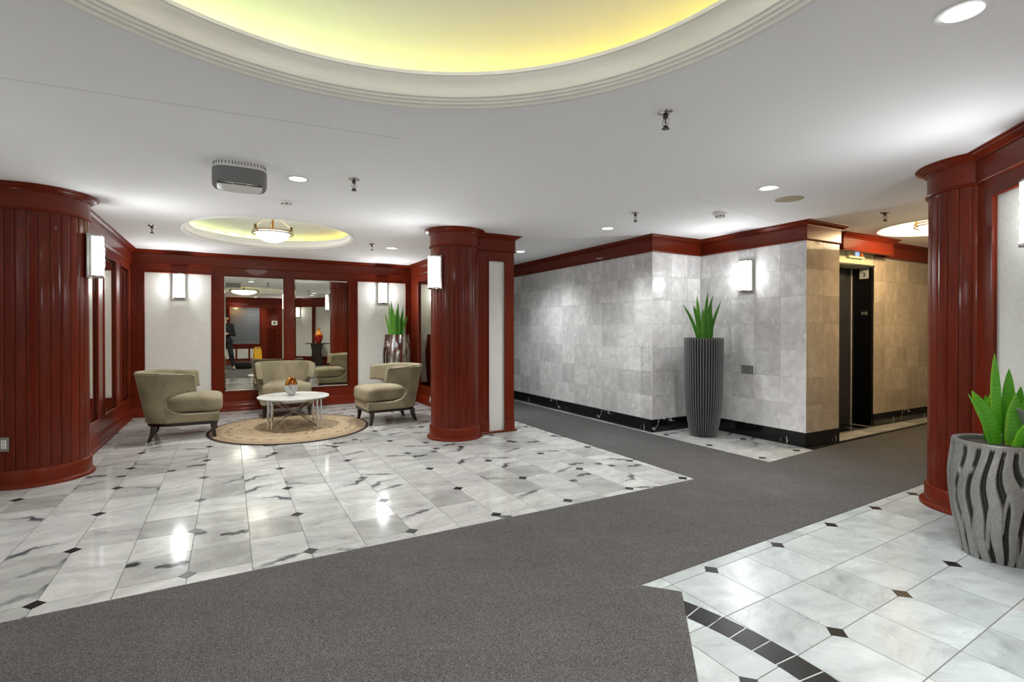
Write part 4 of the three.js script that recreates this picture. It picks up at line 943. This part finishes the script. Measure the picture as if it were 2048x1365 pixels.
// ================================================================ planters and plants
function blade(len, w, lean, az, curl, twist = 0) {
  const rings = [], N = 12; let a = lean * 0.35, y = 0, r = 0; const ca = Math.cos(az), sa = Math.sin(az);
  for (let i = 0; i <= N; i++) {
    const k = i / N, ww = w * Math.min(1, 0.62 + k * 1.6) * (k < 0.55 ? 1 : Math.max(0.02, Math.cos((k - 0.55) / 0.45 * Math.PI / 2) ** 0.8)), th = 0.0035 * (1 - 0.6 * k), b = 0.505 + twist * (0.5 + k);
    const dx = Math.cos(b) * ww, dz = Math.sin(b) * ww, fold = ww * 0.28, cx = r * ca, cz = r * sa, fx = ca * fold, fz = sa * fold;
    rings.push([V(cx - dx, y, cz - dz), V(cx - dx * 0.5 + fx * 0.6, y - th, cz - dz * 0.5 + fz * 0.6), V(cx + fx, y - th, cz + fz), V(cx + dx * 0.5 + fx * 0.6, y - th, cz + dz * 0.5 + fz * 0.6), V(cx + dx, y, cz + dz), V(cx + fx * 0.9 - ca * th * 2, y + th, cz + fz * 0.9 - sa * th * 2)]);
    a = lean * (0.35 + curl * k); y += len / N * Math.cos(a); r += len / N * Math.sin(a);
  }
  const g = solid(rings, { crease: 0.9 }), uv = g.attributes.uv, p = g.attributes.position;
  let n = 0; for (let i = 0; i < uv.count; i++) uv.setXY(i, Math.min(1, Math.max(0, uv.getY(i) / (w * 4.2))), p.getY(i) / 0.6);
  return g;
}
function plant(label, pos, leaves, wide = 1.0, bright = 0.35, group) {
  const t = thing('snake_plant', label, 'plant', pos, 0, group);
  for (const [len, w, lean, az, ox, oz, curl, tw] of leaves) part('leaf', blade(len, w * wide, lean, az, curl ?? 0.8, tw ?? 0.3), rnd() < bright ? M.leaf : M.leafDark, t).position.set(ox, 0, oz);
  return t;
}
// screen directions at the plant: right is (rx, rz) in plan
const RX = 0.875, RZ_ = 0.483, scr = (a) => [Math.cos(a), Math.sin(a)];
function spray(n, lenA, lenB, wA, wB, lean, spread) { const L = []; for (let i = 0; i < n; i++) { const az = i / n * 6.283 + rr(-0.3, 0.3); L.push([rr(lenA, lenB), rr(wA, wB), rr(0.1, lean), az, rr(0.2, 1) * spread * Math.cos(az), rr(0.2, 1) * spread * Math.sin(az), rr(0.3, 1), rr(-0.8, 0.8)]); } return L; }
const toR = 0.505;   // plan azimuth of «right» as the camera sees it (x to z turned by the yaw)
{
  // tall fluted planter in the marble corner
  const P = [5.09, 0, -4.36].map((v, i) => v), prof = [[0.150, 0], [0.158, 0.012], [0.176, 0.1], [0.196, 0.22], [0.213, 0.38], [0.224, 0.58], [0.227, 0.8], [0.23, 1.02], [0.23, 1.185], [0.226, 1.198]];
  const t = thing('fluted_planter', 'tall dark grey fluted planter in the marble corner', 'planter', P);
  const F = 44, ring = (r, y, amp = 1) => { const q = []; for (let k = 0; k < F; k++) for (let m = 0; m < 6; m++) { const a = (k + m / 6) / F * Math.PI * 2, d = [0, 0, -0.7, -1, -1, -0.7][m] * 0.022 * amp; q.push(V((r + d) * Math.cos(a), y, (r + d) * Math.sin(a))); } return q; };
  const rg = [ring(0.0001, 0.001, 0), ...prof.map(([r, y]) => ring(r, y)), ring(0.206, 1.198, 0), ring(0.2, 1.15, 0), ring(0.0001, 1.14, 0)];
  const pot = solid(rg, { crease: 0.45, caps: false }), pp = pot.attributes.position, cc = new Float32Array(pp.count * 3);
  for (let i = 0; i < pp.count; i++) {          // groove shade painted into the colour: ridges grey, grooves near black
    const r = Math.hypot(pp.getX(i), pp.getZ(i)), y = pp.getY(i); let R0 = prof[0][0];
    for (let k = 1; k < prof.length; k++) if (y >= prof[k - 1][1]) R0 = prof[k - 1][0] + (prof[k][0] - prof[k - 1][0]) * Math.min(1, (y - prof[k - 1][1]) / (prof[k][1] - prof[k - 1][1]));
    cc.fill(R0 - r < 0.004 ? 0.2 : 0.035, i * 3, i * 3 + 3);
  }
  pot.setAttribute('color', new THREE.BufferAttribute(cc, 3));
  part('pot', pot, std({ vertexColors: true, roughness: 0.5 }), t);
  part('soil', lathe([[0, 1.155], [0.12, 1.162], [0.199, 1.15], [0.199, 1.142], [0, 1.142]], 32), M.soil, t);
  const L = [[0.5, 0.024, 0.55, toR + Math.PI, -0.06, -0.03, 0.8], [0.46, 0.021, 0.36, toR + Math.PI + 0.2, -0.05, 0.0, 0.5], [0.56, 0.028, 0.12, toR + Math.PI, -0.045, -0.02, 0.4], [0.62, 0.026, 0.14, toR, -0.02, 0.02, 0.5], [0.58, 0.027, 0.3, toR, 0.0, 0, 0.7], [0.53, 0.026, 0.1, toR, 0.05, 0.04, 0.3], [0.52, 0.022, 0.46, toR, 0.06, 0.03, 0.6], [0.36, 0.033, 0.05, toR + 1.4, 0.0, 0.05, 0.2], [0.4, 0.034, 0.12, toR + 0.4, 0.04, 0.05, 0.3], [0.38, 0.034, 0.1, toR + 2, -0.04, 0.03, 0.3], [0.42, 0.03, 0.2, toR - 1.2, 0.03, -0.04, 0.5], [0.33, 0.03, 0.15, toR + 2.2, 0.02, 0.06, 0.5], [0.45, 0.025, 0.25, toR - 2.2, -0.02, -0.05, 0.5], [0.3, 0.03, 0.1, toR, 0.065, 0.05, 0.5]];
  plant('dark green upright snake plant in the tall fluted planter', [P[0], 1.15, P[2]], L, 0.8, 0.15);
  for (let i = 0; i < 9; i++) { const a = rr(0, 6.28), g = new THREE.DodecahedronGeometry(rr(0.02, 0.032), 0); g.scale(1, 0.6, 1); part('pebble', g, M.soil, t).position.set(0.14 * Math.cos(a), 1.172, 0.14 * Math.sin(a)); }
}
{
  // wavy antique silver planter at the right edge
  const u = 0.955, fw = 2.93, X = (0.8755 * u + 0.4832) * fw, Z = -(-0.4832 * u + 0.8755) * fw;
  const t = thing('wavy_planter', 'antique silver planter carved with wavy ridges beside the diagonal wall', 'planter', [X, 0, Z]);
  const R = y => 0.168 + 0.066 * Math.sin(Math.min(1, (y + 0.02) / 0.5) * Math.PI / 2) - 0.018 * sm(0.45, 0.66, y);
  const nA = 400, nY = 72, H = 0.655, pos = [], col = [], idx = [], uv = [];
  const ridge = (a, y) => {
    const w = 1.15 * Math.sin(y * 9 + 2.2 * Math.sin(a * 2 + 1)) + 0.7 * Math.sin(y * 17 + a * 3), ph = a * 20 + w * 1.3;
    const b = Math.sin(ph), c2 = Math.sin(a * 20 + 3.4 - w * 0.8 + Math.sin(y * 12 + a));
    return Math.max(sm(-0.86, -0.25, b), 0.8 * sm(0.2, 0.7, c2) * sm(0.1, 0.4, Math.abs(Math.sin(y * 6 + a * 2))));
  };
  for (let j = 0; j <= nY; j++) for (let i = 0; i <= nA; i++) {
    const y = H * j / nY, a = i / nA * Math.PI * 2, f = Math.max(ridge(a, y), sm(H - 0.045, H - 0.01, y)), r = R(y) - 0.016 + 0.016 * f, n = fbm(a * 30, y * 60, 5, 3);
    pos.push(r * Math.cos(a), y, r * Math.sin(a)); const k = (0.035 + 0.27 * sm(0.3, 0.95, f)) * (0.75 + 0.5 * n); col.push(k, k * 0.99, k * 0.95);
    if (i < nA && j < nY) { const q = j * (nA + 1) + i; idx.push(q, q + nA + 1, q + 1, q + 1, q + nA + 1, q + nA + 2); }
  }
  const g = new THREE.BufferGeometry(); g.setAttribute('position', new THREE.Float32BufferAttribute(pos, 3)); g.setAttribute('color', new THREE.Float32BufferAttribute(col, 3)); g.setIndex(idx); g.computeVertexNormals();
  part('pot', g, std({ vertexColors: true, roughness: 0.42, metalness: 0.55 }), t);
  part('rim', lathe([[R(H) - 0.012, H - 0.012], [R(H) - 0.001, H - 0.004], [R(H) - 0.004, H + 0.004], [R(H) - 0.02, H + 0.006], [R(H) - 0.034, H], [R(H) - 0.036, H - 0.07], [R(H) - 0.02, H - 0.07], [R(H) - 0.012, H - 0.012]], 64), std({ color: srgb(138, 138, 134), roughness: 0.45, metalness: 0.55 }), t);
  part('bottom', lathe([[0, 0.0], [R(0) - 0.022, 0.0], [R(0) - 0.022, 0.01], [0, 0.01]], 48), M.slot, t);
  part('soil', lathe([[0, H - 0.015], [0.1, H - 0.012], [R(H) - 0.03, H - 0.025], [R(H) - 0.03, H - 0.06], [0, H - 0.06]], 40), M.soil, t);
  const rt = Math.atan2(0.4832, 0.8755);   // plan direction that reads as right from the camera: (cos, sin)
  const d = (a, l) => [l * Math.cos(rt + a), l * Math.sin(rt + a)];
  const L = [
    [0.37, 0.03, 0.52, rt + Math.PI, ...d(Math.PI, 0.02), 0.95, 0.2], [0.36, 0.012, 0.66, rt + Math.PI - 0.1, ...d(Math.PI, 0.05), 0.7, 0],
    [0.55, 0.022, 0.05, rt + Math.PI, ...d(Math.PI, 0.02), 0.6, 0.1], [0.33, 0.042, 0.1, rt + 0.2, ...d(0.6, 0.05), 0.3, -0.15], [0.32, 0.026, 0.12, rt + Math.PI, ...d(-2.2, 0.03), 0.3, 0.2],
    [0.46, 0.026, 0.12, rt - 0.6, ...d(-0.5, 0.1), 0.2, 0.2], [0.5, 0.024, 0.5, rt, ...d(0.3, 0.07), 0.9, 0.2], [0.42, 0.03, 0.3, rt + 0.3, ...d(0.2, 0.12), 0.5, 0.3],
    [0.36, 0.03, 0.24, rt - 0.3, ...d(-0.3, 0.13), 0.4, 0], [0.3, 0.026, 0.2, rt - 1.5, ...d(-1.4, 0.08), 0.4, 0], [0.16, 0.016, 0.3, rt + 1.2, ...d(1.3, 0.08), 0.5, 0.4], [0.12, 0.014, 0.5, rt + 0.6, ...d(1.5, 0.07), 0.5, 0.2],
    [0.44, 0.028, 0.3, rt, ...d(0, 0.14), 0.5, 0.1],
  ];
  plant('lime green broad snake plant in the wavy silver planter', [X, H - 0.045, Z], L, 1.35, 1);
  const gl = thing('grey_leaf', 'single dull grey leaf lying over the rim of the wavy planter', 'leaf', [X + d(0.25, 0.2)[0], H + 0.012, Z + d(0.25, 0.2)[1]]);
  part('leaf_blade', blade(0.24, 0.05, 1.5, rt + Math.PI, 0.2, 0.9), std({ color: srgb(128, 132, 126), roughness: 0.7 }), gl);
}
{
  // silver planter in the alcove corner
  const P = [2.6, 0, -8.93], H = 1.215, t = thing('silver_planter', 'tall polished silver planter with folded lobes in the alcove corner', 'planter', P);
  const R = y => 0.17 + 0.085 * Math.sin(Math.min(1, (y + 0.05) / 0.95) * Math.PI / 2) - 0.03 * sm(0.85, 1.215, y), ring = y => { const q = []; for (let k = 0; k < 140; k++) { const a = k / 140 * Math.PI * 2, s = Math.sin(y * 5.2 + 1), l = Math.abs(Math.sin(a * 3.5 + 0.7 * s)), l2 = Math.abs(Math.sin(a * 3.5 + 1.57 - 0.7 * s)); const f = Math.max(l ** 0.6, l2 ** 0.6 * sm(0.5, 0.1, Math.abs(s))); q.push(V((R(y) - 0.022 + 0.022 * f) * Math.cos(a), y, (R(y) - 0.022 + 0.022 * f) * Math.sin(a))); } return q; };
  const rg = []; for (let j = 0; j <= 40; j++) rg.push(ring(H * j / 40));
  rg.push(rg[40].map(p => V(p.x * 0.9, H, p.z * 0.9)), rg[40].map(p => V(p.x * 0.88, H - 0.06, p.z * 0.88)));
  part('pot', solid(rg, { crease: 0.9 }), std({ color: srgb(204, 203, 205), metalness: 1, roughness: 0.12 }), t);
  part('soil', lathe([[0, H - 0.03], [0.15, H - 0.035], [0.195, H - 0.045], [0, H - 0.055]], 32), M.soil, t);
  const rt = 0.505;
  plant('green upright snake plant in the silver planter', [P[0], H - 0.045, P[2]], [[0.66, 0.03, 0.06, rt + Math.PI, -0.07, -0.03, 0.5], [0.6, 0.028, 0.08, rt + Math.PI, -0.1, -0.05, 0.3, 0.1], [0.42, 0.024, 0.32, rt + Math.PI, -0.11, -0.06, 0.7], [0.62, 0.034, 0.05, rt, 0.0, 0.02, 0.3], [0.52, 0.034, 0.1, rt + Math.PI, -0.05, 0.02, 0.3], [0.58, 0.024, 0.2, rt, 0.04, 0.02, 0.6], [0.46, 0.03, 0.16, rt, 0.06, 0.03, 0.5], [0.36, 0.03, 0.26, rt, 0.08, 0.05, 0.5], [0.4, 0.014, 0.4, rt, 0.09, 0.05, 0.5], [0.42, 0.034, 0.08, rt + 1.5, 0.02, 0.06, 0.3], [0.4, 0.03, 0.1, rt + 2, -0.04, 0.06, 0.3], [0.5, 0.03, 0.1, rt - 1.5, 0, -0.06, 0.3]], 0.82, 0.4);
}

// ================================================================ things behind the camera, seen in the mirrors
{
  const s = thing('floor_sign', 'yellow folding wet floor sign standing behind the camera, seen in the mirror', 'sign', [0.85, 0.0038, 1.15], 2.9);
  const ye = std({ color: srgb(236, 176, 22), roughness: 0.45 });
  for (const k of [-1, 1]) part('panel', [bx(0.24, 0.5, 0.014, 0, 0.37, 0), bx(0.05, 0.24, 0.014, -0.1, 0.12, 0), bx(0.05, 0.24, 0.014, 0.1, 0.12, 0), bx(0.05, 0.1, 0.014, -0.07, 0.66, 0), bx(0.05, 0.1, 0.014, 0.07, 0.66, 0), bx(0.18, 0.035, 0.014, 0, 0.7, 0)].map(g => g.rotateX(k * 0.2).translate(0, 0, -k * 0.15)), ye, s);
  const c = thing('console_table', 'black half round console table by the far wall, seen in the mirror', 'table', [2.85, 0, 1.15], -Math.PI * 0.75);
  part('top', solid([0.79, 0.82].map(y => { const q = []; for (let i = 0; i <= 20; i++) { const a = i / 20 * Math.PI; q.push(V(0.5 * Math.cos(a), y, 0.34 * Math.sin(a))); } return q; }), { crease: 0.5 }), M.espresso, c);
  part('pedestal', solid([[0.008, 0.2], [0.06, 0.21], [0.5, 0.13], [0.79, 0.2]].map(([y, w]) => [V(-w, y, 0.02), V(w, y, 0.02), V(w * 0.8, y, 0.24), V(-w * 0.8, y, 0.24)]), { crease: 0.5 }), M.espresso, c);
  const vz = thing('vase', 'red and amber glazed vase on the black console table', 'vase', toWorld([2.85, 0.82, 1.15], -Math.PI * 0.75, -0.12, 0, 0.15));
  part('red_body', lathe([[0, 0], [0.07, 0], [0.085, 0.03], [0.135, 0.16], [0.145, 0.24], [0.13, 0.3], [0, 0.3]], 32, 0.9), std({ color: srgb(150, 22, 16), roughness: 0.12 }), vz);
  part('amber_neck', lathe([[0.1318, 0.299], [0.115, 0.34], [0.06, 0.42], [0.04, 0.46], [0.042, 0.5], [0.06, 0.53], [0.055, 0.53], [0.036, 0.5], [0, 0.49]], 32, 0.9), std({ color: srgb(222, 140, 30), roughness: 0.12 }), vz);
  const pb = thing('floor_vase', 'pale bulbous floor vase holding dry stems by the far wall', 'vase', [1.98, 0, 1.98]);
  part('body', lathe([[0, 0], [0.1, 0], [0.17, 0.1], [0.18, 0.2], [0.1, 0.34], [0.06, 0.4], [0.075, 0.44], [0.06, 0.43], [0, 0.36]], 28, 0.9), std({ color: srgb(196, 190, 170), roughness: 0.4 }), pb);
  for (let i = 0; i < 12; i++) { const a = i * 0.53; part('dry_stem', tube([V(0, 0.36, 0), V(0.04 * Math.cos(a), 0.7, 0.04 * Math.sin(a)), V(0.15 * Math.cos(a), 1.15 + 0.1 * Math.sin(i), 0.15 * Math.sin(a))], 0.005, 8, 5), std({ color: srgb(120, 104, 60), roughness: 0.9 }), pb); }
  const bg = thing('equipment_bag', 'black equipment bag lying on the carpet by the photographer', 'bag', [0.42, 0.0038, 0.75], 0.2);
  const g = new THREE.BoxGeometry(2, 2, 2, 16, 8, 12), p = g.attributes.position; for (let i = 0; i < p.count; i++) { const x = p.getX(i), y = p.getY(i), z = p.getZ(i), l = (x ** 4 + y ** 4 + z ** 4) ** 0.25, n = fbm(x * 2 + 5, z * 2 + y, 3, 3); p.setXYZ(i, x / l * 0.3, 0.115 + y / l * (0.11 + 0.012 * n), z / l * (0.17 + 0.02 * n)); } g.computeVertexNormals();
  part('body', g, std({ color: srgb(18, 18, 20), roughness: 0.85 }), bg);
  part('strap', tube([V(-0.22, 0.2, 0.02), V(-0.12, 0.3, 0.03), V(0.1, 0.31, 0.04), V(0.22, 0.2, 0.02)], 0.012, 20, 6), std({ color: srgb(24, 24, 26), roughness: 0.8 }), bg);
  // yellow chair and bench down the elevator bay, seen as reflections in the polished marble
  const yc = thing('yellow_chair', 'yellow upholstered chair down the elevator bay, seen reflected in the marble', 'chair', [10.4, 0.0038, -2.15], Math.PI - 0.2);
  const yf = std({ color: srgb(220, 168, 30), roughness: 0.8 });
  part('seat', new RoundedBoxGeometry(0.5, 0.14, 0.5, 4, 0.05).translate(0, 0.42, 0), yf, yc); part('backrest', new RoundedBoxGeometry(0.5, 0.5, 0.12, 4, 0.055).translate(0, 0.72, -0.22), yf, yc);
  for (const [x, z] of [[-0.2, 0.2], [0.2, 0.2], [-0.2, -0.2], [0.2, -0.2]]) part('leg', bar(V(x * 1.08, 0, z * 1.08), V(x, 0.36, z), 0.03), M.espresso, yc);
}

// ================================================================ the photographer, seen in the mirror
{
  const cap = (p, a, b, ra, rb) => { const d = b.clone().sub(a), t = Math.min(1, Math.max(0, p.clone().sub(a).dot(d) / d.lengthSq())); return p.distanceTo(a.clone().addScaledVector(d, t)) - (ra + (rb - ra) * t); };
  const smin = (a, b, k) => { const h = Math.max(0, Math.min(1, 0.5 + 0.5 * (b - a) / k)); return b + (a - b) * h - k * h * (1 - h); };
  const field = (bones, k) => { const pre = bones.map(([a, b, ra, rb]) => { const d = [b[0] - a[0], b[1] - a[1], b[2] - a[2]]; return [a, d, d[0] * d[0] + d[1] * d[1] + d[2] * d[2] + 1e-9, ra, rb - ra]; }); return (x, y, z) => { let m = 9; for (const [a, d, l, ra, dr] of pre) { const px = x - a[0], py = y - a[1], pz = z - a[2], t = Math.min(1, Math.max(0, (px * d[0] + py * d[1] + pz * d[2]) / l)), qx = px - d[0] * t, qy = py - d[1] * t, qz = pz - d[2] * t; const v = Math.sqrt(qx * qx + qy * qy + qz * qz) - ra - dr * t; m = m > 8 ? v : v - m > k ? m : m - v > k ? v : smin(m, v, k); } return m; }; };
  const mesh = (fn, c, half, res) => {
    const mc = new MarchingCubes(res, M.white, false, false, 60000), hs = res / 2;
    for (let k = 0; k < res; k++) for (let j = 0; j < res; j++) for (let i = 0; i < res; i++) mc.field[k * res * res + j * res + i] = -fn(c[0] + (i - hs) / hs * half, c[1] + (j - hs) / hs * half, c[2] + (k - hs) / hs * half);
    mc.isolation = 0; mc.update();
    const n = mc.count, pos = new Float32Array(n * 3);
    for (let i = 0; i < n; i++) for (let q = 0; q < 3; q++) pos[i * 3 + q] = c[q] + mc.positionArray[i * 3 + q] * half;
    let g = new THREE.BufferGeometry(); g.setAttribute('position', new THREE.BufferAttribute(pos, 3));
    g = mergeVertices(g, 1e-5); g.computeVertexNormals(); return fixWinding(g.toNonIndexed());
  };
  const t = thing('person', 'person in black clothes standing with hands joined, seen in the mirror by the dark window', 'person', [-0.12, 0.0038, 0.42]);
  // local frame: facing -z; left/right = -x/+x
  const J = { hip: [0, 0.95, 0], chest: [0, 1.32, 0.01], neck: [0, 1.5, 0.0], hl: [-0.095, 0.93, 0], hr: [0.1, 0.93, 0], kl: [-0.11, 0.5, -0.03], kr: [0.165, 0.5, -0.02], al: [-0.12, 0.09, 0.02], ar: [0.235, 0.09, 0.0], sl: [-0.185, 1.43, 0.01], sr: [0.185, 1.43, 0.01], el: [-0.24, 1.15, -0.04], er: [0.24, 1.15, -0.04], wl: [-0.05, 1.17, -0.24], wr: [0.055, 1.17, -0.24] };
  const torso = g => [[J.hip, [0, 1.1, 0], 0.13 + g, 0.125 + g], [[0, 1.1, 0], J.chest, 0.125 + g, 0.135 + g], [[-0.06, 1.3, 0.01], [0.06, 1.3, 0.01], 0.125 + g, 0.125 + g], [[-0.12, 1.42, 0.01], [0.12, 1.42, 0.01], 0.075 + g, 0.075 + g], [J.hl, J.hr, 0.105 + g, 0.105 + g]];
  const arms = g => [[J.sl, J.el, 0.054 + g, 0.042 + g], [J.sr, J.er, 0.054 + g, 0.042 + g], [J.el, J.wl, 0.042 + g, 0.028 + g], [J.er, J.wr, 0.042 + g, 0.028 + g]];
  const legs = g => [[J.hl, J.kl, 0.088 + g, 0.056 + g], [J.hr, J.kr, 0.088 + g, 0.056 + g], [J.kl, [-0.115, 0.36, 0.02], 0.056 + g, 0.056 + g], [J.kr, [0.185, 0.36, 0.02], 0.056 + g, 0.056 + g], [[-0.115, 0.36, 0.02], J.al, 0.056 + g, 0.036 + g], [[0.185, 0.36, 0.02], J.ar, 0.056 + g, 0.036 + g]];
  const feet = g => [[J.al, [-0.125, 0.05, -0.12], 0.036 + g, 0.03 + g], [J.ar, [0.26, 0.05, -0.13], 0.036 + g, 0.03 + g]];
  const skin = std({ color: srgb(196, 150, 122), roughness: 0.55 }), dark = std({ color: srgb(20, 20, 23), roughness: 0.85 }), jean = std({ color: srgb(28, 28, 34), roughness: 0.9 });
  const fb = field([...torso(0), ...arms(0), ...legs(0), ...feet(0), [J.neck, [0, 1.6, -0.005], 0.056, 0.052], [[0, 1.45, 0.01], J.neck, 0.07, 0.056]], 0.035);
  const headF = (() => { const f = field([[[0, 1.69, 0.0], [0, 1.66, -0.015], 0.088, 0.08], [[0, 1.61, -0.035], [0, 1.595, -0.055], 0.05, 0.036], [[0, 1.655, -0.098], [0, 1.635, -0.112], 0.01, 0.014], [[-0.02, 1.606, -0.09], [0.02, 1.606, -0.09], 0.009, 0.009], [[-0.083, 1.665, 0.0], [-0.09, 1.64, 0.004], 0.014, 0.01], [[0.083, 1.665, 0.0], [0.09, 1.64, 0.004], 0.014, 0.01], [[0, 1.6, 0.0], J.neck, 0.052, 0.056]], 0.022); return (x, y, z) => Math.max(f(x, y, z), 1.53 - y); })();
  const hand = s => { const w = s < 0 ? J.wl : J.wr, B = []; B.push([w, [w[0] - s * 0.01, w[1], w[2] - 0.05], 0.026, 0.024], [[w[0] - s * 0.018, w[1] + 0.022, w[2] - 0.055], [w[0] - s * 0.018, w[1] - 0.03, w[2] - 0.06], 0.015, 0.015]);
    for (let f = 0; f < 4; f++) { const y = w[1] + 0.026 - f * 0.019, l = [0.034, 0.038, 0.035, 0.027][f], a = [w[0] - s * 0.014, y, w[2] - 0.07], b = [w[0] - s * 0.022, y - 0.004, w[2] - 0.07 - l], c = [w[0] - s * 0.045, y - 0.006, w[2] - 0.074 - l], d = [w[0] - s * 0.055, y - 0.006, w[2] - 0.055 - l]; B.push([a, b, 0.0095, 0.009], [b, c, 0.009, 0.0085], [c, d, 0.0085, 0.0075]); }
    B.push([[w[0] - s * 0.004, w[1] + 0.024, w[2] - 0.03], [w[0] - s * 0.02, w[1] + 0.05, w[2] - 0.06], 0.012, 0.0105], [[w[0] - s * 0.02, w[1] + 0.05, w[2] - 0.06], [w[0] - s * 0.034, w[1] + 0.052, w[2] - 0.09], 0.0105, 0.0085]);
    return field(B, 0.008); };
  const whole = [mesh(fb, [0.02, 0.83, 0], 0.86, 112), mesh(headF, [0, 1.65, -0.01], 0.15, 46), mesh(hand(-1), [-0.08, 1.17, -0.3], 0.1, 44), mesh(hand(1), [0.08, 1.17, -0.3], 0.1, 44)];
  part('body', whole, skin, t);
  const jf = field([...torso(0.016), ...arms(0.013), [[0, 1.45, 0.012], [0, 1.51, 0.005], 0.085, 0.07]], 0.04);
  part('jacket', mesh((x, y, z) => Math.max(jf(x, y, z), 0.86 - y, y - 1.525, (z < -0.2 ? -z - 0.232 : -1)), [0, 1.2, -0.03], 0.42, 76), dark, t);
  const tf = field([...legs(0.013), [J.hip, [0, 1.02, 0], 0.14, 0.135], [J.hl, J.hr, 0.116, 0.116]], 0.03);
  part('trousers', mesh((x, y, z) => Math.max(tf(x, y, z), 0.07 - y, y - 1.04), [0.04, 0.55, 0], 0.54, 84), jean, t);
  const hf = field([[[0, 1.705, 0.012], [0, 1.68, 0.03], 0.094, 0.088], [[0, 1.74, -0.03], [0, 1.76, 0.02], 0.05, 0.05]], 0.03);
  part('hair', mesh((x, y, z) => Math.max(hf(x, y, z), Math.min(1.7 - y + 0.2 * 0, -z - 0.02) , z < -0.02 ? 1.7 - y : 1.6 - y), [0, 1.69, 0], 0.14, 40), std({ color: srgb(24, 20, 18), roughness: 0.8 }), t);
  for (const s of [-1, 1]) {
    part('eye', new THREE.SphereGeometry(0.011, 12, 8).translate(s * 0.031, 1.668, -0.083), std({ color: srgb(40, 30, 26), roughness: 0.2 }), t);
    const a = s < 0 ? J.al : J.ar, x2 = s < 0 ? -0.127 : 0.262, f = field([[[a[0], 0.045, a[2] + 0.03], [x2, 0.04, -0.14], 0.043, 0.038], [[a[0], 0.1, a[2]], [a[0], 0.05, a[2]], 0.046, 0.046]], 0.02);
    part('shoe', mesh((x, y, z) => Math.max(f(x, y, z), 0.001 - y, y - 0.115), [(a[0] + x2) / 2, 0.06, -0.05], 0.17, 40), std({ color: srgb(150, 150, 152), roughness: 0.6 }), t);
  }
  const ph = thing('remote', 'small black remote held in both hands by the person in the mirror', 'remote', [-0.117, 1.185, 0.085]);
  part('case', new RoundedBoxGeometry(0.07, 0.1, 0.014, 2, 0.005), dark, ph);
}
scene.updateMatrixWorld(true);
renderer.render(scene, camera);
